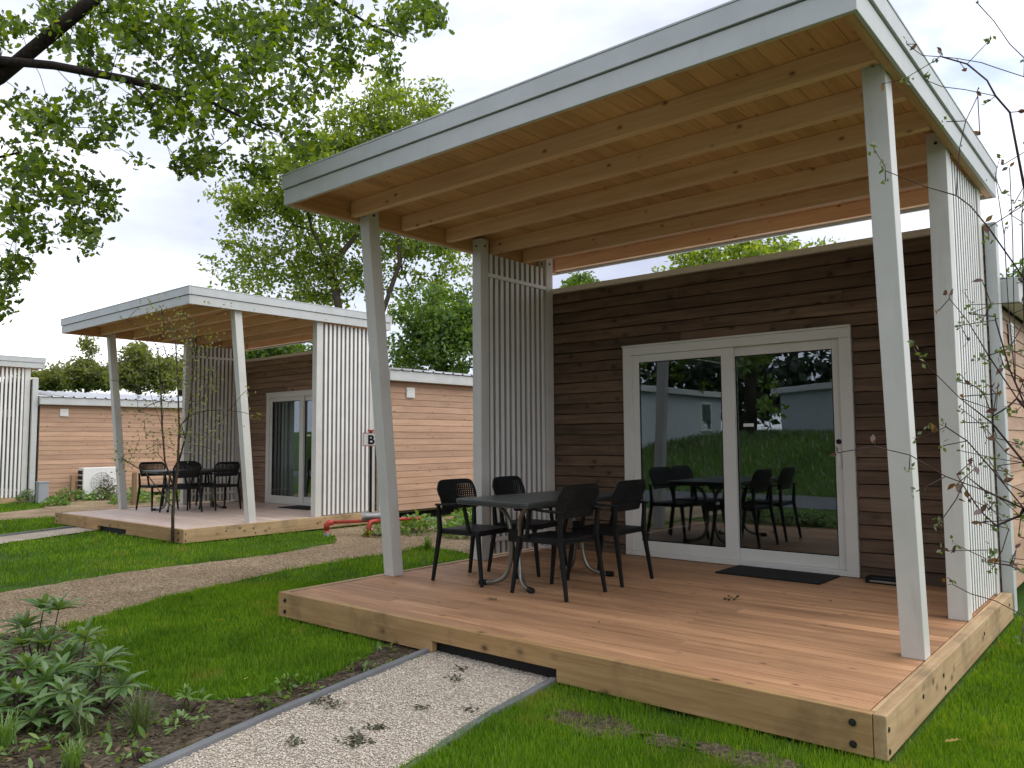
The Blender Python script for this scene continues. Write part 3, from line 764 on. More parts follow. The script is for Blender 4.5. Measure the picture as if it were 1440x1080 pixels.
o = np_mesh('grass', V, ps, L, M['grass']); tag(o, 'mown bright green lawn grass around the terraces', 'grass', kind='stuff')
# rough bank behind the camera, seen in the glass
n = 60000; x = rng.uniform(-30, 14, n); y = rng.uniform(-16, -8.5, n); h = rng.uniform(.08,.26,n); w = .018; az = rng.uniform(0,6.28,n)
z0 = G+bank(x, y)-.02
V = np.empty((n,3,3)); V[:,0] = np.stack([x-np.cos(az)*w,y-np.sin(az)*w,z0],-1); V[:,1] = np.stack([x+np.cos(az)*w,y+np.sin(az)*w,z0],-1)
V[:,2] = np.stack([x+rng.normal(0,.08,n),y+rng.normal(0,.08,n),z0+h],-1)
o = np_mesh('bank_grass', V.reshape(-1,3), np.full(n,3), np.arange(n*3), M['bank']); tag(o, 'long rough grass on the bank across the road', 'grass', kind='stuff')

# ------------------------------------------------------------------ trees
def at(px, py, d):              # a world point from a direction and a distance (used to survey positions)
    yaw, pitch, roll, f = .699076, .0726385, -.0071686, 1101.4746
    cy, sy, cp, sp, cr, sr = math.cos(yaw), math.sin(yaw), math.cos(pitch), math.sin(pitch), math.cos(roll), math.sin(roll)
    Fh = Vector((-sy,cy,0)); Rt = Vector((cy,sy,0)); U = Vector((0,0,1))
    F2 = Fh*cp+U*sp; U2 = U*cp-Fh*sp; R3 = Rt*cr+U2*sr; U3 = U2*cr-Rt*sr
    return Vector(CAM)+(F2+R3*((px-720)/f)-U3*((py-540)/f))*d, (R3, U3, F2)
def grow(seeds, targets, step=.5, jit=.12, r=random.Random(1)):
    """seeds: list of polylines (first is the trunk). Attach every target to its nearest node, pipe-model radii."""
    nodes = []; par = []; own = []
    for pl in seeds:
        prev = -1
        if nodes:
            d = [(Vector(pl[0])-q).length for q in nodes]; prev = d.index(min(d))
        for i, p in enumerate(pl):
            p = Vector(p)
            if prev >= 0 and (p-nodes[prev]).length < 1e-4: continue
            nodes.append(p); par.append(prev); prev = len(nodes)-1
    base = len(nodes)
    root = nodes[0]
    arr = np.array([tuple(n) for n in nodes])
    tips = []
    order = sorted(targets, key=lambda t: min((Vector(t)-n).length for n in nodes[:base]))
    for t in order:
        t = Vector(t)
        d = np.linalg.norm(arr-np.array(t), axis=1)+.15*np.maximum(0, arr[:,2]-t.z)
        if base > 3: d[:2] += 3
        j = int(np.argmin(d)); p = nodes[j]; L = (t-p).length; n = max(1, int(L/step)); prev = j; new = []
        for i in range(1, n+1):
            q = p.lerp(t, i/n)
            if i < n: q = q+Vector((r.gauss(0,jit),r.gauss(0,jit),r.gauss(0,jit)+.10*L*math.sin(math.pi*i/n)))*min(1, L)
            nodes.append(q); par.append(prev); prev = len(nodes)-1; new.append(tuple(q))
        tips.append(prev)
        if new: arr = np.concatenate((arr, np.array(new)))
    cnt = [0.0]*len(nodes)
    for t in tips: cnt[t] += 1
    for i in range(len(nodes)-1, -1, -1):
        if par[i] >= 0: cnt[par[i]] += cnt[i]
    return nodes, par, cnt
def skeleton_mesh(name, nodes, par, cnt, rt, tip, mat, parent, ex=.5, nmin=4):
    m = MB(); mx = max(cnt)
    rad = [max(tip, rt*(c/mx)**ex) for c in cnt]
    kids = {}
    for i, p in enumerate(par):
        if p >= 0: kids.setdefault(p, []).append(i)
    done = set()
    def chain(start):
        path = [par[start], start] if par[start] >= 0 else [start]
        while True:
            ks = kids.get(path[-1], [])
            if not ks: break
            ks = sorted(ks, key=lambda k: -cnt[k]); path.append(ks[0])
        return path
    roots = [i for i in range(len(nodes)) if par[i] < 0]
    heads = list(roots)
    for p, ks in kids.items():
        ks = sorted(ks, key=lambda k: -cnt[k]); heads += ks[1:]
    for h in heads:
        pth = chain(h)
        if len(pth) < 2: continue
        pr_ = [rad[i] for i in pth]
        if par[h] >= 0: pr_[0] = rad[h]
        n = 10 if pr_[0] > .08 else (6 if pr_[0] > .02 else nmin)
        m.tube([nodes[i] for i in pth], pr_, n, cap=True)
    return m.build(name, mat, parent, smooth=True)
def tree(name, label, base, crown, trunk_pts, nclu, nleaf, lsize, leafm, barkm, rt, shape=OVAL, spread=.5, group='trees around the cabins', gap=.35, tip=.008, up=.6, seed=0, flat=.7):
    t = empty(name, base, label, 'tree', group)
    r = random.Random(seed); T = []
    wts = [e[1][0]*e[1][1]*e[1][2]+.02 for e in crown]; tot = sum(wts)
    for (c, rad), w in zip(crown, wts):
        k = 0
        while k < max(2, nclu*w/tot):
            v = Vector((r.gauss(0,1), r.gauss(0,1), r.gauss(0,1))).normalized()*(r.random()**.38)
            p = Vector(c)+Vector((v.x*rad[0], v.y*rad[1], v.z*rad[2]))
            if gap and float(vn(np.array([p.x*1.0+p.z*.5]), np.array([p.y+p.z*.8]), 2.4/max(rad), seed)[0]) < gap: 
                k += .25; continue
            T.append(p); k += 1
    seeds = [[Vector(base)]+[Vector(p) for p in pl] if i == 0 else [Vector(p) for p in pl] for i, pl in enumerate(trunk_pts)]
    EX = .62 if len(trunk_pts) > 1 else .5
    nodes, par, cnt = grow(seeds, T, step=max(.35, spread*.9), jit=.12*spread, r=r)
    inv = Vector(base)
    sk = skeleton_mesh('trunk', [n-inv for n in nodes], par, cnt, rt, tip, barkm, t, ex=EX)
    C = np.array([tuple(p-inv) for p in T]); idx = rng.integers(0, len(C), nleaf)
    off = rng.normal(size=(nleaf,3)); off = off/np.linalg.norm(off, axis=1, keepdims=True)*(rng.uniform(0,1,(nleaf,1))**.45)
    P = C[idx]+off*np.array([spread, spread, spread*flat])*rng.uniform(.6,1.2,(len(C),1))[idx]
    leaves('crown', P, rng.uniform(.7,1.25,nleaf)*lsize, shape, leafm, t, up)
    return t
def pxcrown(lst, d):
    out = []
    for (px, py, rx, ry, *dd) in lst:
        dist = d+(dd[0] if dd else 0); c, _ = at(px, py, dist); k = dist/1101.5
        out.append((tuple(c), (rx*k, rx*k, ry*k)))
    return out
def grnd(px, d):
    p, _ = at(px, 613, d); return (p.x, p.y, G)

# big pale tree behind the middle cabin, two stems
D = 27
b0 = grnd(508, D)
tree('broadleaf_tree', 'tall broadleaf tree with pale green airy crown and forked trunk rising behind the middle cabin', b0,
     pxcrown([(540,170,75,55),(610,160,38,42,1),(500,215,75,50),(430,250,70,60,-1),(375,300,60,45),(330,290,40,30),(340,375,45,35,-1),(415,365,70,50),(480,400,60,35,1),(395,415,50,22),(540,335,60,50,1),(600,345,55,50,1),(640,370,25,40),(590,420,50,30,2),(470,300,70,50,2),(560,260,60,55,2)], D),
     [[at(505,560,D)[0], at(500,500,D)[0], at(478,442,D)[0], at(465,375,D)[0], at(440,325,D)[0], at(425,270,D)[0]], [at(505,545,D)[0], at(538,440,D)[0], at(562,370,D)[0], at(560,290,D)[0], at(545,200,D)[0]], [at(465,375,D)[0], at(510,320,D+.5)[0], at(520,240,D+.5)[0]]],
     480, 29000, .18, M['leaf_big'], M['bark'], .165, spread=.6, gap=.2, seed=3, tip=.01)
D = 23
tree('broadleaf_tree', 'dense round deep green tree between the two cabins above the larch wall', grnd(620, D),
     pxcrown([(615,450,55,45),(640,490,45,45),(585,500,40,40),(655,440,30,35),(690,480,40,50)], D), [[at(620,560,D)[0], at(620,500,D)[0]]],
     150, 13000, .15, M['leaf_dark'], M['bark'], .16, spread=.5, gap=.15, seed=5)
for i, (px, d, cr, mt_, lab) in enumerate((
    (70, 46, [(70,537,30,12),(45,534,30,10),(95,530,28,15)], 'leaf_far', 'low dark tree at the far left, just right of the leftmost white screen'),
    (122, 44, [(122,496,9,20),(120,528,30,18),(150,530,25,14)], 'leaf_far', 'slender topped tree in the far left tree line, its tip rising above its neighbours'),
    (195, 42, [(195,500,24,18),(190,530,40,18),(225,526,30,20)], 'leaf_far', 'loose grey green tree in the far tree line seen through the middle canopy'),
    (255, 45, [(255,522,32,18),(285,526,30,18),(235,530,30,15)], 'leaf_far', 'dark tree in the far tree line behind the thin sapling'),
    (395, 33, [(395,500,45,26),(440,505,40,28),(355,505,40,22)], 'leaf_dark', 'dark green tree showing in the gap between the middle canopy and its brown wall'))):
    tree('broadleaf_tree', lab, grnd(px, d), pxcrown(cr, d), [[at(px, 600, d)[0], at(px, 540, d)[0]]], 110, 9500, .20, M[mt_], M['bark'], .14, spread=.6, gap=.45, seed=20+i)
D = 30
tree('broadleaf_tree', 'wide pale crowned tree behind the near cabin, showing over its brown wall', grnd(1060, D),
     pxcrown([(1000,375,60,32),(1070,362,60,30),(1130,362,55,25),(960,390,35,22),(1060,400,110,40)], D), [[at(1060,560,D)[0], at(1060,450,D)[0]]],
     200, 13000, .2, M['leaf_big'], M['bark'], .2, spread=.55, gap=.15, seed=31)
D = 32
tree('broadleaf_tree', 'small dark treetop peeping over the left end of the near brown wall', grnd(815, D),
     pxcrown([(812,397,18,12),(830,402,16,12),(815,420,35,25)], D), [[at(815,560,D)[0], at(815,450,D)[0]]],
     60, 4500, .16, M['leaf_dark'], M['bark'], .12, spread=.4, gap=.15, seed=32)
D = 17
tree('broadleaf_tree', 'green tree behind the right end of the near cabin beyond its roof', grnd(1425, D+4),
     pxcrown([(1420,425,30,25),(1450,405,35,35)], D+4), [[at(1425,560,D+4)[0], at(1425,470,D+4)[0]]],
     60, 4000, .14, M['leaf_dark'], M['bark'], .12, spread=.4, gap=.15, seed=33)

# near oak, its limbs hanging into the top left
D = 6.2
ob = grnd(-620, 7.5)
limb = [[at(-560,200,7.3)[0], at(-420,-60,7.1)[0]],
        [at(-420,-60,7.1)[0], at(-260,60,6.6)[0], at(-110,150,6.3)[0], at(0,108,6.1)[0], at(60,58,6.0)[0], at(140,-8,6.0)[0], at(230,-80,6.2)[0]],
        [at(-110,150,6.3)[0], at(0,85,6.0)[0], at(75,92,5.9)[0], at(180,112,5.8)[0], at(300,145,5.9)[0], at(370,180,6.0)[0], at(440,215,6.1)[0]],
        [at(180,112,5.8)[0], at(215,150,5.7)[0], at(235,205,5.7)[0], at(252,255,5.7)[0]],
        [at(140,-8,6.0)[0], at(240,-70,6.2)[0], at(350,-60,6.5)[0], at(450,-10,6.7)[0], at(520,35,6.8)[0], at(570,55,6.8)[0]],
        [at(-110,150,6.3)[0], at(-40,230,6.0)[0], at(25,215,5.9)[0], at(60,275,5.8)[0]],
        [at(-40,230,6.0)[0], at(-10,330,5.9)[0], at(15,400,5.8)[0]]]
oakregions = [(60,40,70,45,20,6.2),(190,60,85,60,46,6.0),(320,70,90,65,56,6.3),(440,50,70,50,40,6.6),(560,25,60,22,24,6.8),(525,75,38,24,10,6.7),(470,90,28,20,7,6.6),(250,150,70,45,34,5.8),(370,160,65,45,24,6.1),
    (130,170,60,40,18,5.9),(45,185,45,60,22,5.9),(60,250,50,40,16,5.8),(115,265,40,20,10,5.7),(30,300,35,30,10,5.8),(110,325,28,28,10,5.8),(150,288,20,10,4,5.8),(15,380,18,25,9,5.8),(5,430,12,18,5,5.8),(40,335,22,20,5,5.8),(270,235,20,18,8,5.7),(430,205,30,18,8,6.1),(295,225,35,18,8,6.0),(380,235,45,20,9,6.3),(445,120,35,30,10,6.5),(400,30,120,40,30,7.2),(200,20,140,35,26,7.2),(350,110,90,40,18,5.4),(600,18,22,14,6,6.8),(190,225,5,6,1,5.8),(545,105,14,16,3,6.7),
    (-90,60,90,80,30,6.5),(-200,0,120,120,40,7),(-320,-120,160,140,40,7.4),(120,-90,200,70,40,7),(400,-80,200,60,40,7),(-60,250,60,80,14,6.2)]
rr_ = random.Random(77); T = []
for (px, py, rx, ry, n, d) in oakregions:
    for _ in range(n):
        a, q = rr_.uniform(0, 6.28), math.sqrt(rr_.random())
        T.append(at(px+rx*q*math.cos(a), py+ry*q*math.sin(a), d+rr_.gauss(0,.35))[0])
ot = empty('oak_tree', ob, 'overhanging oak whose thick dark limb and lobed leaves hang into the upper left corner', 'tree', 'trees around the cabins')
inv = Vector(ob)
nodes, par, cnt = grow([[Vector(ob), Vector(ob)+Vector((0,0,1.5)), Vector(ob)+Vector((0,0,3))]+limb[0]]+limb[1:], T, step=.16, jit=.035, r=rr_)
skeleton_mesh('trunk', [n-inv for n in nodes], par, cnt, .16, .0026, M['bark_dark'], ot, ex=1.2)
C = np.array([tuple(p-inv) for p in T]); nl = 16500; idx = rng.integers(0, len(C), nl)
off = rng.normal(size=(nl,3)); off = off/np.linalg.norm(off, axis=1, keepdims=True)*(rng.uniform(0,1,(nl,1))**.6)
leaves('crown', C[idx]+off*np.array([.115,.115,.095]), rng.uniform(.6,1.25,nl)*.066, OAK, M['leaf_oak'], ot, .5)

# trees beyond the bank behind the viewer (mirrored in the door glass)
for i, (x, y, hgt, rd) in enumerate(((-10,-24,9,2.6),(-6.5,-22,11,2.8),(-3.2,-25,10,2.8),(0.5,-23,11,2.8),(4,-25,9,2.8),(-14,-25,10,3),(-18,-23,9,3),(8,-24,10,3))):
    gz = G+float(bank(np.array([x*1.0]), np.array([y*1.0]))[0])
    cr = [((x,y,gz+hgt*q),(rd*(1.05-q*.75),rd*(1.05-q*.75),hgt*.14)) for q in (.2,.38,.55,.72,.88)]
    tree('conifer_tree', 'dark conifer beyond the grassy bank, mirrored in the door glass', (x,y,gz), cr, [[(x,y,gz+hgt*.5),(x,y,gz+hgt*.95)]], 90, 3200, .42, M['leaf_conifer'], M['bark_dark'], .2, shape=DIAM, spread=.7, group='dark conifers across the road', gap=.1, seed=50+i)
bx, by = -4.6, -13.0; gz = G+float(bank(np.array([bx]), np.array([by]))[0])
tree('broadleaf_tree', 'dark slim tree on the bank between the two white bungalows, mirrored in the door', (bx,by,gz-.1), [((bx,by,gz+2.0),(.7,.7,.7)),((bx+.2,by,gz+3.4),(1.2,1.2,.9)),((bx-.3,by,gz+4.6),(1.3,1.3,.8)),((bx+.6,by,gz+.8),(.6,.6,.4))], [[(bx,by,gz+1.5),(bx+.05,by,gz+3.5)]], 60, 2600, .2, M['leaf_dark'], M['bark_dark'], .17, spread=.45, seed=70)
def bungalow(x0, x1, y0, y1, lab, win, rz=0, sidewin=None):
    gz = G+1.2
    t = empty('bungalow', (x0,y1,gz), lab, 'bungalow', 'pale bungalows across the road', rz)
    w = x1-x0; d = y1-y0
    MB().box(0,w,-d,0,-.6,1.75).build('wall', M['render'], t)
    MB().box(-.2,w+.2,-d-.2,.25,1.7505,1.95).build('roof', M['fascia'], t, bevel=.01)
    if sidewin:
        MB().box(w+.002,w+.05,-sidewin-.9,-sidewin,.45,1.55).build('window_frame', M['upvc'], t)
        MB().box(w+.0505,w+.055,-sidewin-.82,-sidewin-.08,.53,1.47).build('pane', M['glass'], t)
    for wx in win:
        MB().box(wx,wx+.9,.002,.05,.45,1.55).build('window_frame', M['upvc'], t)
        MB().box(wx+.08,wx+.82,.0505,.055,.53,1.47).build('pane', M['glass'], t)
bungalow(-15.0,-7.9,-18,-11,'pale flat roofed bungalow with a small side window, mirrored in the left door pane',(5.4,),0,5.2)
bungalow(-5.2,6.8,-23,-17,'long pale bungalow turned towards the road, mirrored in the right door pane',(9.5,),R(35))

# ------------------------------------------------------------------ young trees
def sapling(name, label, base, limbs, targets, leafP, lsize, shape, leafm, rt, tip, barkm, extra=None, ex=.5):
    t = empty(name, base, label, 'tree'); inv = Vector(base)
    nodes, par, cnt = grow(limbs, targets, step=.12, jit=.02, r=random.Random(4))
    skeleton_mesh('trunk', [n-inv for n in nodes], par, cnt, rt, tip, barkm, t, ex=ex)
    leaves('crown', leafP-np.array(base), lsize, shape, leafm, t, .2)
    if extra: leaves('crown', extra[0]-np.array(base), extra[1], DIAM, extra[2], t, .3)
    return t
sb = (-5.00, 1.66, G); r = random.Random(21)
ds = 10.65
S = lambda px, py, dd=0: at(px, py, ds+dd)[0]
limbs = [[Vector(sb), S(243,720), S(246,690), S(250,655), S(252,600), S(250,540), S(247,480)],
         [S(246,690), S(232,650), S(228,600), S(226,540), S(222,490)], [S(250,655), S(262,610), S(268,560), S(275,500), S(270,450)],
         [S(252,600), S(285,560,.2), S(310,510,.3)], [S(228,600), S(210,550,-.2), S(195,505,-.2)], [S(243,715), S(205,665,-.3), S(172,645,-.3)]]
tg = []
for _ in range(120):
    px = r.gauss(248, 30); py = r.uniform(430, 640); tg.append(S(px+ (0 if py < 560 else r.gauss(0,10)), py, r.gauss(0,.35)))
for _ in range(8): tg.append(S(r.gauss(178,8), r.gauss(645,8), -.3))
LP = np.array([tuple(Vector(tg[r.randrange(len(tg))])+Vector((r.gauss(0,.07),r.gauss(0,.07),r.gauss(0,.07)))) for _ in range(1050)])
sapling('sapling', 'thin multi stemmed sapling with tiny leaves on the lawn in front of the middle terrace', sb, limbs, tg, LP, .045, DIAM, M['leaf_far'], .024, .0035, M['bark'])

# purple leaved young tree at the right edge
pb = tuple(Vector((5.10,-.30,G)))
d0 = 2.35
Q = lambda px, py, dd=0: at(px, py, d0+dd)[0]
trunk = [Vector(pb), Q(1580,900,.3), Q(1545,700,.2), Q(1520,500,.1), Q(1490,300), Q(1470,120), Q(1450,-60)]
limbs = [trunk,
    [Q(1500,360), Q(1440,262,-.1), Q(1420,158,-.1), Q(1400,135,-.1), Q(1388,113,-.1), Q(1360,90,-.1), Q(1325,80,-.1), Q(1297,78,-.1), Q(1275,62,-.1)],
    [Q(1470,130), Q(1440,108), Q(1400,95), Q(1380,88), Q(1345,82), Q(1325,80,-.1)],
    [Q(1400,135,-.1), Q(1357,126,-.1), Q(1325,122,-.1), Q(1300,112,-.1)],
    [Q(1470,110), Q(1420,62), Q(1398,30), Q(1375,5)],
    [Q(1520,520,.1), Q(1460,420,-.1), Q(1425,370,-.15), Q(1390,320,-.2), Q(1365,290,-.2), Q(1345,275,-.2), Q(1300,262,-.2), Q(1245,240,-.2)],
    [Q(1345,275,-.2), Q(1346,245,-.2), Q(1350,205,-.2), Q(1358,170,-.2), Q(1375,135,-.15)],
    [Q(1545,700,.2), Q(1470,600,.1), Q(1428,540,.05), Q(1426,440,.05), Q(1424,330,.05), Q(1420,240,.05)],
    [Q(1428,540,.05), Q(1418,430,.1), Q(1412,330,.1), Q(1400,250,.1)],
    [Q(1545,690,.2), Q(1480,620,-.1), Q(1430,560,-.2), Q(1390,500,-.25), Q(1360,450,-.3), Q(1335,420,-.3)],
    [Q(1550,760,.2), Q(1480,690,-.1), Q(1440,650,-.2), Q(1395,595,-.25), Q(1350,560,-.3), Q(1310,520,-.3), Q(1285,490,-.3)],
    [Q(1560,800,.2), Q(1490,750,-.1), Q(1440,715,-.2), Q(1385,690,-.25), Q(1330,670,-.3), Q(1280,640,-.3), Q(1230,628,-.3)],
    [Q(1440,715,-.2), Q(1395,660,-.2), Q(1360,620,-.25), Q(1330,600,-.3)],
    [Q(1575,900,.2), Q(1500,890,-.1), Q(1440,866,-.2), Q(1400,845,-.2), Q(1365,835,-.2), Q(1340,822,-.2)],
    [Q(1500,890,-.1), Q(1450,810,-.2), Q(1420,795,-.2), Q(1385,790,-.2)],
    [Q(1490,640,.0), Q(1450,590,-.1), Q(1420,520,-.1), Q(1400,450,-.1)],
    [Q(1470,610,.1), Q(1446,560,.1), Q(1440,440,.15), Q(1437,300,.15), Q(1445,200,.15)]]
r = random.Random(8)
tg = []
for l in limbs[1:]:
    for k in range(2, len(l)):
        if r.random() < .55: tg.append(Vector(l[k])+Vector((r.gauss(0,.07),r.gauss(0,.05),r.gauss(0,.07))))
    tg.append(Vector(l[-1])+Vector((.0,0,.01)))
for _ in range(80): tg.append(Q(r.uniform(1340,1470), r.uniform(380,800), r.gauss(-.05,.15)))
for _ in range(22): tg.append(Q(r.uniform(1290,1450), r.uniform(480,850), r.gauss(-.2,.1)))
for _ in range(12): tg.append(Q(r.uniform(1400,1470), r.uniform(180,400), r.gauss(0,.12)))
LP, GP = [], []
for t in tg:
    if r.random() < .42:
        for _ in range(r.randint(1,2)): LP.append(tuple(t+Vector((r.gauss(0,.003),r.gauss(0,.003),r.gauss(0,.003)))))
    else:
        for _ in range(r.randint(3,8)): GP.append(tuple(t+Vector((r.gauss(0,.006),r.gauss(0,.006),r.gauss(0,.006)))))
pt = sapling('young_tree', 'bare twigged young tree with wilted purple brown leaves at the right edge', pb, limbs, tg, np.array(LP), np.array([r.uniform(.016,.036) for _ in LP]), OVAL, M['purple'], .019, .0013, M['twig'],
        (np.array(GP), .016, M['green_small']), ex=.66)

# ------------------------------------------------------------------ plants
def whorl_plant(name, label, base, heads, ll, mat, cat='plant', group=None, per=(8,12), elev=(10,60), shape=LANCE, stemr=.006):
    t = empty(name, base, label, cat, group); r = random.Random(hash(label) % 9999 if False else len(label)*7+int(abs(base[0])*100))
    st = MB(); P, Dr, Sz, = [], [], []
    for (hx, hy, hz) in heads:
        st.tube([(hx*.15,hy*.15,-.02),(hx*.6+r.gauss(0,.01),hy*.6+r.gauss(0,.01),hz*.55),(hx,hy,hz)], [stemr,stemr*.8,stemr*.5], 6)
        for ring, (n, e0, f) in enumerate(((r.randint(*per), elev[0], 1.0), (r.randint(4,6), elev[1], .75))):
            for k in range(n):
                a = 2*math.pi*k/n+r.uniform(-.3,.3); e = R(e0+r.uniform(-18,18))
                P.append((hx,hy,hz+ring*.008)); Dr.append((math.cos(a)*math.cos(e),math.sin(a)*math.cos(e),math.sin(e))); Sz.append(ll*f*r.uniform(.75,1.15))
    st.build('stem', M['twig'], t, smooth=True)
    P, Dr, Sz = np.array(P), np.array(Dr), np.array(Sz)
    # broad blades, two longitudinal halves, drooping tip
    side = unit(np.cross(Dr, np.array([0,0,1.0]))); nr = unit(np.cross(side, Dr)); k = len(P)
    prof = [(0,.02,0),(.25,.11,.03),(.5,.155,.035),(.75,.12,.0),(1,.01,-.07)]
    V = np.empty((k,15,3))
    for i, (s, w, h) in enumerate(prof):
        c = P+Dr*(Sz*s)[:,None]+nr*(Sz*h)[:,None]
        V[:,3*i] = c-side*(Sz*w)[:,None]+nr*(Sz*w*.35)[:,None]; V[:,3*i+1] = c; V[:,3*i+2] = c+side*(Sz*w)[:,None]+nr*(Sz*w*.35)[:,None]
    fq = []
    for i in range(4):
        for j in range(2): fq += [3*i+j, 3*i+j+1, 3*i+j+4, 3*i+j+3]
    L = ((np.arange(k)*15)[:,None]+np.array(fq)[None]).reshape(-1)
    np_mesh('foliage', V.reshape(-1,3), np.full(k*8,4), L, mat, t, smooth=True)
    return t
def tuft(name, label, base, n, h, spread, mat, group=None, w=.005):
    P = []; V = np.empty((n,7,3)); a = rng.uniform(0,6.28,n); L_ = h*rng.uniform(.55,1.15,n); out = rng.uniform(.15,1,n)*spread
    bx = rng.normal(0,.018,n); by = rng.normal(0,.018,n)
    for i, (s, wd) in enumerate(((0,1),(.5,.8),(.85,.5),(1,0))):
        hx = out*(s**1.6); hz = L_*(s-.28*(out/spread)*s**3)
        cx = bx+np.cos(a)*hx; cy = by+np.sin(a)*hx
        if s < 1:
            V[:,2*i] = np.stack([cx-np.sin(a)*w*wd/2, cy+np.cos(a)*w*wd/2, hz], -1); V[:,2*i+1] = np.stack([cx+np.sin(a)*w*wd/2, cy-np.cos(a)*w*wd/2, hz], -1)
        else: V[:,6] = np.stack([cx,cy,hz], -1)
    L = ((np.arange(n)*7)[:,None]+np.array([0,1,3,2,2,3,5,4,4,5,6])[None]).reshape(-1)
    o = np_mesh(name, V.reshape(-1,3), np.tile(np.array([4,4,3]), n), L, mat)
    o.location = base; return tag(o, label, 'plant', group)
def mound(name, label, base, rad, h, n, size, mat, shape=OVAL, group=None):
    a = rng.uniform(0,6.28,n); q = np.sqrt(rng.uniform(0,1,n)); z = h*(1-q**2)*rng.uniform(.35,1,n)+.01
    P = np.stack([np.cos(a)*q*rad, np.sin(a)*q*rad, z], -1); D_ = np.stack([np.cos(a),np.sin(a),rng.uniform(-.1,.9,n)], -1)
    t = empty(name, base, label, 'plant', group)
    leaves('foliage', P, rng.uniform(.7,1.2,n)*size, shape, mat, t, .9, D_)
    m = MB()
    for k in range(0, min(n, 30)): m.tube([(0,0,-.02), tuple(P[k]*.6), tuple(P[k])], [.004,.003,.002], 4)
    m.build('stem', M['twig'], t)
    return t
g1 = 'broad leaved shrubs in the soil bed'
whorl_plant('rhododendron', 'tallest whorled evergreen shrub in the bed, two bare stems topped with upright leaves', (.16,-1.74,G), [(-.03,.03,.36),(.09,.07,.37),(-.14,-.03,.25),(.16,-.02,.2),(-.02,-.08,.18),(.22,.1,.12)], .15, M['rhodo'], 'shrub', g1, elev=(20,60))
whorl_plant('rhododendron', 'broad grey green shrub with large spread leaves right of the tallest one', (.62,-1.68,G), [(.0,.02,.26),(.16,.06,.15),(-.12,-.04,.13),(.1,-.12,.10)], .15, M['rhodo'], 'shrub', g1, elev=(15,55))
whorl_plant('rhododendron', 'low dark shrub at the left picture edge beneath the tallest one', (.10,-2.02,G), [(.0,.0,.2),(-.16,.05,.18),(.14,.02,.15),(.05,-.12,.1)], .15, M['rhodo'], 'shrub', g1)
whorl_plant('rhododendron', 'young shrub with a few pale upright leaves in the middle of the bed', (1.12,-1.78,G), [(.0,.0,.22),(.1,.06,.12),(-.12,.02,.13),(.03,-.1,.08)], .14, M['rhodo'], 'shrub', g1)
whorl_plant('rhododendron', 'front shrub in the bed with drooping leaves low to the soil', (1.22,-2.0,G), [(.0,.0,.16),(.12,.02,.10),(-.13,.04,.09),(-.02,-.12,.06)], .13, M['rhodo'], 'shrub', g1, elev=(-5,40))
whorl_plant('herb', 'small bright leafy herb beside the grey edging at the lawn corner', (1.50,-1.52,G), [(.0,.0,.08),(.08,.04,.06),(-.06,.03,.05)], .08, M['hosta'], 'plant', None, per=(4,6))
whorl_plant('rhododendron', 'dense low shrub filling the gap below the broad grey green one', (.72,-1.98,G), [(.0,.0,.18),(.14,.04,.14),(-.14,.03,.15),(.02,-.13,.11),(.06,.13,.15)], .14, M['rhodo_green'], 'shrub', g1, elev=(5,50))
whorl_plant('rhododendron', 'deep green low shrub at the bottom left corner', (1.02,-2.12,G), [(.0,.0,.15),(.13,.05,.11),(-.13,.02,.12),(.02,-.12,.09)], .12, M['rhodo_green'], 'shrub', g1, elev=(5,50))
g2 = 'sedge tufts in the soil bed'
tuft('sedge_tuft', 'upright sedge tuft at the left edge of the bed before the low dark shrub', (1.0,-2.28,G), 120, .26, .13, M['sedge'], g2)
tuft('sedge_tuft', 'spiky sedge tuft on the right of the bed near the edging', (1.60,-1.80,G), 150, .22, .17, M['sedge'], g2)
tuft('sedge_tuft', 'pale yellow green sedge tuft at the bottom edge of the bed', (1.78,-2.16,G), 90, .13, .10, M['hosta'], g2)
tuft('sedge_tuft', 'small grassy tuft behind the spiky tuft in the middle of the bed', (.9,-1.62,G), 60, .12, .1, M['sedge'], g2)
tuft('sedge_tuft', 'loose sedge tuft between the broad shrub and the young pale shrub', (.95,-1.86,G), 90, .2, .15, M['sedge'], g2)
tuft('sedge_tuft', 'yellowish sedge tuft low at the left picture edge', (1.28,-2.26,G), 90, .17, .12, M['hosta'], g2)
tuft('sedge_tuft', 'thin sedge tuft between the front shrub and the spiky tuft', (1.42,-1.98,G), 70, .16, .12, M['sedge'], g2)
tuft('sedge_tuft', 'flat sedge tuft at the path side corner of the bed', (-.45,-1.5,G), 80, .15, .13, M['sedge'], g2)
# scattered low weeds in the bed
for i, (x, y, s) in enumerate(((.45,-1.45,.05),(.8,-1.9,.06),(1.35,-1.72,.045),(1.65,-1.62,.04),(1.45,-2.1,.05),(1.9,-1.95,.04),(1.62,-.5,.05),(1.55,-.95,.06),(1.75,-1.25,.04))):
    labs = ['weed by the lawn edge behind the broad shrub','weed between the low shrubs in the bed','weed below the young pale shrub','weed left of the bright leafy herb','weed in front of the spiky sedge tuft','weed against the edging low in the picture','weed in the bare soil near the terrace corner','weed at the bare lawn edge halfway along the path','weed growing over the grey edging']
    mound('weed', 'tiny leafy '+labs[i], (x,y,G), s*1.6, s, 26, .035, M['hosta'] if i % 2 else M['leaf_dark'], group='small weeds')
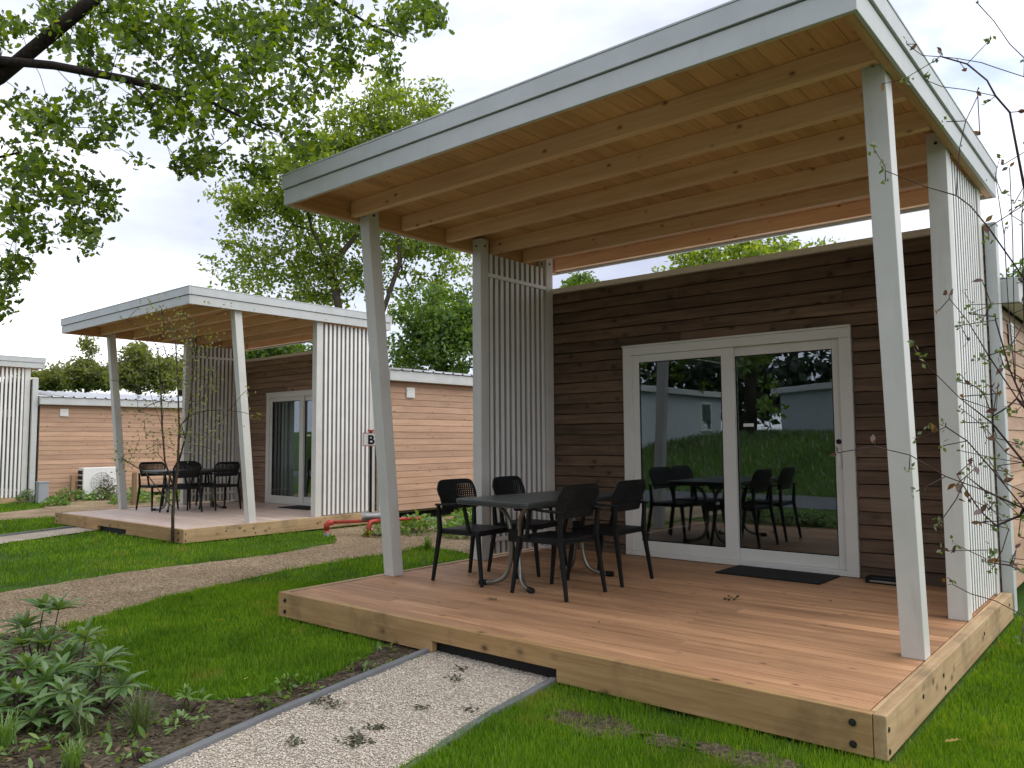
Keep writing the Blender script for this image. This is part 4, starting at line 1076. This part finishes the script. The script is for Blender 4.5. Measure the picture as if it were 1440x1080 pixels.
# ground cover of fallen leaf scraps and soil plants in the bed
x, y = sample(BED, 900); k = y > -2.6
P = np.stack([x[k],y[k],np.full(k.sum(), G+.012)], -1)
o = leaves('leaf_litter', P, rng.uniform(.015,.045,len(P)), OVAL, M['dead'], None, 2.5); tag(o, 'scattered dead leaves on the dark soil', 'leaf litter', kind='stuff')
x, y = sample(BED, 5200); k = (y > -2.6) & (vn(x, y, 6, 12) > .47) & (x < 1.75)
P = np.stack([x[k],y[k],np.full(k.sum(), G+.01)], -1)
o = leaves('ground_cover', P, rng.uniform(.03,.08,len(P)), LANCE, M['hosta'], None, .7); tag(o, 'low green ground cover growing in the bed', 'ground cover', kind='stuff')

# planting between the near and the middle cabin
g3 = 'leafy plants along the middle cabin wall'
mound('leafy_plant', 'bright green leafy clump left of the near slatted screen, largest of its row', (-2.75,5.25,G), .50, .42, 420, .11, M['hosta'], group=g3)
mound('leafy_plant', 'bright leafy clump directly behind the front left armchair', (-2.35,4.75,G), .42, .32, 320, .10, M['hosta'], group=g3)
mound('leafy_plant', 'leafy clump beside the red pipe, right of the leaning post', (-3.25,4.55,G), .38, .28, 260, .10, M['hosta'], group=g3)
mound('leafy_plant', 'small leafy clump under the red pipe, left of the leaning post', (-3.45,3.95,G), .22, .2, 120, .08, M['hosta'], group=g3)
mound('leafy_plant', 'dark leafy clump at the foot of the larch wall', (-3.4,6.2,G), .5, .35, 320, .10, M['leaf_dark'], group=g3)
g4 = 'sedge tufts beside the near terrace'
tuft('sedge_tuft', 'dark sedge tuft at the lawn edge just right of the leaning post', (-1.80,3.32,G), 70, .22, .18, M['leaf_dark'], g4, .008)
tuft('sedge_tuft', 'sedge tuft behind the front left chair legs', (-1.35,3.75,G), 90, .26, .2, M['leaf_dark'], g4, .008)
tuft('sedge_tuft', 'sedge tuft next to the base of the near screen post', (-.75,3.75,G), 80, .25, .2, M['leaf_dark'], g4, .008)
# planting by the far wall
g5 = 'low plants along the far larch wall'
for i, (x, y, rd, h, mt_, lab) in enumerate(((-15.2,3.35,.35,.28,'rhodo','grey green low plant under the far left screen'),(-14.75,4.05,.42,.34,'hosta','low green plant left of the wooden stake at the far wall'),(-14.55,4.7,.4,.3,'hosta','low green plant between the stake and the white air conditioner'),(-14.2,5.35,.35,.28,'hosta','low plant in front of the right end of the air conditioner'),(-12.9,4.6,.4,.26,'hosta','yellow green low plant at the corner of the middle terrace'),(-12.6,5.6,.45,.36,'hosta','leafy plant behind the middle terrace left post'),(-11.8,6.2,.5,.42,'leaf_dark','dark leafy plant behind the middle terrace chairs'),(-13.6,3.3,.25,.2,'hosta','tiny plant at the far bark path edge'))):
    mound('low_plant', lab, (x,y,G), rd, h, 200, .10, M[mt_], group=g5)
mound('brown_bush', 'small brownish twiggy bush in front of the white air conditioner', (-14.48,4.78,G), .27, .66, 420, .06, M['bush_brown'])

# ------------------------------------------------------------------ small built things
ac = empty('air_conditioner', (-15.02,4.35,G), 'white outdoor air conditioner unit standing against the far larch wall', 'air conditioner')
MB().box(-.16,.16,0,.95,.06,.78).build('casing', M['white'], ac, bevel=.015)
v = MB()
for k in range(5): v.box(-.13+.0,.12,-.012,-.0005,.12+k*.125,.21+k*.125)
v.build('louvre', M['blackp'], ac)
fan = MB()
for rr2 in (.06,.12,.18,.24): fan.tube([(.175,.42+rr2*math.cos(t*.2618),.42+rr2*math.sin(t*.2618)) for t in range(25)], .006, 5)
for t in range(12): fan.tube([(.172,.42,.42),(.172,.42+.25*math.cos(t*.5236),.42+.25*math.sin(t*.5236))], .005, 5)
fan.build('fan_grille', M['fascia'], ac)
MB().box(-.14,.14,.08,.16,0,.0595).box(-.14,.14,.79,.87,0,.0595).build('support_foot', M['dark'], ac)
for (x, y, h, lab) in ((-14.62,4.02,.62,'square wooden stake in the planting left of the air conditioner'),(-12.30,4.42,.72,'thin wooden stake close behind the middle terrace left post')):
    o = MB().hexa([(-.045,-.045,-.1),(.045,-.045,-.1),(.045,.045,-.1),(-.045,.045,-.1),(-.04,-.04,h),(.04,-.04,h),(.04,.04,h+.01),(-.04,.04,h+.01)]).build('wooden_stake', M['stake'], None, bevel=.006)
    o.location = (x,y,G); tag(o, lab, 'stake', 'wooden stakes in the planting')
o = MB().box(-.09,.09,-.11,.11,-.1,.46).box(-.1,.1,-.12,.12,.4605,.50).build('utility_pillar', M['greybox'], None, bevel=.012)
o.location = (-14.75,3.42,G); tag(o, 'small grey utility pillar beside the far left white screen', 'utility pillar')
# letter sign
sp = Vector((-4.44,4.60,G)); dist = (sp-Vector(CAM)).length
sg = empty('letter_sign', sp, 'white letter B sign with red border on a thin black pole beside the middle cabin', 'sign', rz=R(33))
MB().tube([(0,0,-.1),(0,0,1.52)], .022, 10).build('pole', M['blackp'], sg)
pl = MB().box(-.115,.115,-.030,-.0225,1.30,1.495).build('plate', M['white'], sg, bevel=.004)
f = MB(); a, t_ = .125, .010
f.box(-a,a,-.034,-.02,1.2895,1.2995).box(-a,a,-.034,-.02,1.4955,1.5055).box(-a,-.1155,-.034,-.02,1.3,1.495).box(.1155,a,-.034,-.02,1.3,1.495).build('border', M['red'], sg)
MB().box(-.05,.05,-.03,.03,1.521,1.55).build('clamp', M['red'], sg, bevel=.004)
cu_ = bpy.data.curves.new('lettering', 'FONT'); cu_.body = 'B'; cu_.size = .20; cu_.extrude = .002; cu_.align_x = 'CENTER'; cu_.offset = .006
tmp = bpy.data.objects.new('tmp', cu_); COL.objects.link(tmp); bpy.context.view_layer.update()
me = bpy.data.meshes.new_from_object(tmp.evaluated_get(bpy.context.evaluated_depsgraph_get())); bpy.data.objects.remove(tmp)
me.materials.clear(); me.materials.append(M['blackp'])
lt = bpy.data.objects.new('lettering', me); COL.objects.link(lt); lt.parent = sg; lt.location = (.012,-.0335,1.325); lt.rotation_euler = (R(90),0,0)
# red standpipe
hp = empty('standpipe', (-4.0,3.43,G), 'red water pipe with elbows and grey metal coupling beside the middle terrace', 'pipe')
p1 = MB().tube([(0,0,-.05),(0,0,.10)], .036, 10).tube([(0,0,.0995),(0,0,.175),(.012,.03,.2),(.04,.08,.205)], .042, 10).build('elbow', M['red'], hp, smooth=True)
MB().tube([(0,0,-.06),(0,0,.06)], .044, 12).build('socket', M['greybox'], hp)
MB().tube([(.03,.06,.203),(.45,.62,.215),(.78,1.12,.222)], .024, 10).build('pipe', M['red'], hp, smooth=True)
MB().tube([(.50,.36,-.05),(.50,.36,.17),(.49,.40,.21),(.46,.62,.215)], .030, 10).build('pipe', M['red'], hp, smooth=True)
MB().tube([(.28,.42,.27),(.32,.46,.27)], .075, 16).tube([(.30,.44,.27),(.52,.72,.27)], .06, 16).tube([(.42,.6,.27),(.46,.65,.27)], .072, 16).build('coupling', M['steel'], hp, smooth=False)

# ------------------------------------------------------------------ small litter
def flat_leaf(name, x, y, z, size, mat, label, group, n=1, shape=OAK):
    P = np.stack([rng.normal(0,size*.5*(n>1),n), rng.normal(0,size*.5*(n>1),n), np.full(n,.006)], -1)
    o = leaves(name, P, rng.uniform(.7,1.2,n)*size, shape, mat, None, 3.0); o.location = (x,y,z); tag(o, label, 'leaf', group)
for (x, y, s, lab) in ((-.62,-.26,.06,'yellowed leaf on the lawn left of the terrace corner'),(1.38,-1.11,.07,'pale yellow leaf on the lawn edge above the edging'),(4.62,.35,.08,'yellow leaf in the grass right of the terrace corner'),(-.1,-.4,.05,'small yellow leaf in the middle of the left lawn')):
    flat_leaf('fallen_leaf', x, y, G+.05, s, M['yellowleaf'], lab, 'yellow leaves on the lawn', 1)
for (x, y, s, n, m_, lab) in ((.677,1.514,.05,3,'dead','crumpled brown leaf under the front left chair'),(1.485,.80,.06,2,'dead','brown twig scrap in front of the table'),(2.043,1.38,.035,2,'dead','small brown leaf beside the front right chair'),(2.855,1.89,.04,9,'moss','small green moss clump lying on the open deck'),(3.18,2.2,.03,1,'dead','dark leaf speck on the deck before the doormat'),(3.44,2.28,.03,2,'dead','brown leaf scrap on the deck near the right leaning post'),(1.3,.45,.025,2,'dead','brown leaf crumb near the front rim of the deck')):
    flat_leaf('leaf_scrap', x, y, -.002, s, M[m_], lab, 'leaf scraps on the deck', n)
for (x, y, lab) in ((.9,.4,'left of the table near the front rim'),(2.5,.7,'alone on the open front of the deck'),(3.6,.6,'toward the right terrace corner'),(2.9,1.3,'between the moss clump and the front rim'),(1.9,2.75,'close to the left door pane'),(3.75,2.0,'near the right slatted screen'),(.5,.75,'beside the left leaning post foot'),(2.3,2.3,'before the door mullion')):
    flat_leaf('leaf_scrap', x, y, -.002, .022, M['dead'], 'tiny brown leaf crumb on the deck, '+lab, 'leaf scraps on the deck', 1)
for i, (x, y, s, n) in enumerate(((1.99,-1.02,.10,60),(2.50,-1.25,.10,70),(2.45,-1.08,.06,30),(2.3,-1.42,.06,24),(2.2,-.31,.06,26),(2.4,-.76,.045,16),(2.62,-.62,.05,20),(2.1,-.15,.05,18))):
    labs = ['against the left edging','largest patch low in the middle','just above the largest patch','nearest to the viewer','below the notch of the terrace rim','halfway along the path','close to the right edging','at the terrace end of the path']
    P = np.stack([rng.uniform(-1,1,n)*s*.8, rng.uniform(-1,1,n)*s*.55, rng.uniform(.004,.016,n)], -1)
    o = leaves('moss_patch', P, rng.uniform(.7,1.3,n)*.026, OVAL, M['moss'], None, 2.6); o.location = (x,y,G+.012); tag(o, 'dark mossy debris patch on the pale gravel, '+labs[i], 'moss', 'moss patches on the gravel')

# ------------------------------------------------------------------ camera
cam = bpy.data.cameras.new('camera'); co = bpy.data.objects.new('camera', cam); COL.objects.link(co); scene.camera = co
_, (R3, U3, F2) = at(720, 540, 1)
mw = Matrix((( R3.x,U3.x,-F2.x,CAM[0]),(R3.y,U3.y,-F2.y,CAM[1]),(R3.z,U3.z,-F2.z,CAM[2]),(0,0,0,1)))
co.matrix_world = mw
cam.sensor_width = 36; cam.sensor_fit = 'HORIZONTAL'; cam.lens = 1101.4746/1440*36; cam.clip_start = .05; cam.clip_end = 2000

# ------------------------------------------------------------------ light
SUN_EL, SUN_AZ = R(52), R(62)              # azimuth clockwise from +Y
w = bpy.data.worlds.new('World'); scene.world = w; w.use_nodes = True; nt = w.node_tree; nt.nodes.clear()
out = N(nt, 'ShaderNodeOutputWorld')
sky = N(nt, 'ShaderNodeTexSky', sky_type='NISHITA'); sky.sun_disc = False; sky.sun_elevation = SUN_EL; sky.sun_rotation = SUN_AZ
sky.dust_density = 2.0
bg1 = N(nt, 'ShaderNodeBackground'); bg1.inputs[1].default_value = .12; nt.links.new(sky.outputs[0], bg1.inputs[0])
tc = N(nt, 'ShaderNodeTexCoord')
mp = N(nt, 'ShaderNodeMapping'); mp.inputs['Scale'].default_value = (1,1,2.2); mp.inputs['Location'].default_value = (1.3,.6,.4); nt.links.new(tc.outputs['Generated'], mp.inputs[0])
n1 = noise(nt, mp.outputs[0], 2.0, 7, .55, .3); n2 = noise(nt, mp.outputs[0], 1.6, 6, .55, .3)
cc = ramp(nt, n2, [(.36, (.36,.39,.49)), (.49, (.52,.55,.64)), (.57, (.70,.72,.78)), (.68, (.98,.98,1.0))])
bg2 = N(nt, 'ShaderNodeBackground'); bg2.inputs[1].default_value = 1.0; nt.links.new(cc, bg2.inputs[0])
cover = ramp(nt, n1, [(.28, (0,0,0)), (.46, (1,1,1))])
mx = N(nt, 'ShaderNodeMixShader'); nt.links.new(cover, mx.inputs[0]); nt.links.new(bg1.outputs[0], mx.inputs[1]); nt.links.new(bg2.outputs[0], mx.inputs[2])
nt.links.new(mx.outputs[0], out.inputs[0])
sl = bpy.data.lights.new('sun', 'SUN'); sl.energy = 1.2; sl.angle = R(60); sl.color = (1,.97,.92)
so = bpy.data.objects.new('sun', sl); COL.objects.link(so)
d = Vector((math.sin(SUN_AZ)*math.cos(SUN_EL), math.cos(SUN_AZ)*math.cos(SUN_EL), math.sin(SUN_EL)))
so.rotation_euler = d.to_track_quat('Z', 'Y').to_euler()
scene.view_settings.view_transform = 'Standard'; scene.view_settings.look = 'None'; scene.view_settings.gamma = 1; scene.view_settings.exposure = 0.88
scene.cycles.max_bounces = 8; scene.cycles.transparent_max_bounces = 12
scene.cycles.sample_clamp_indirect = 4
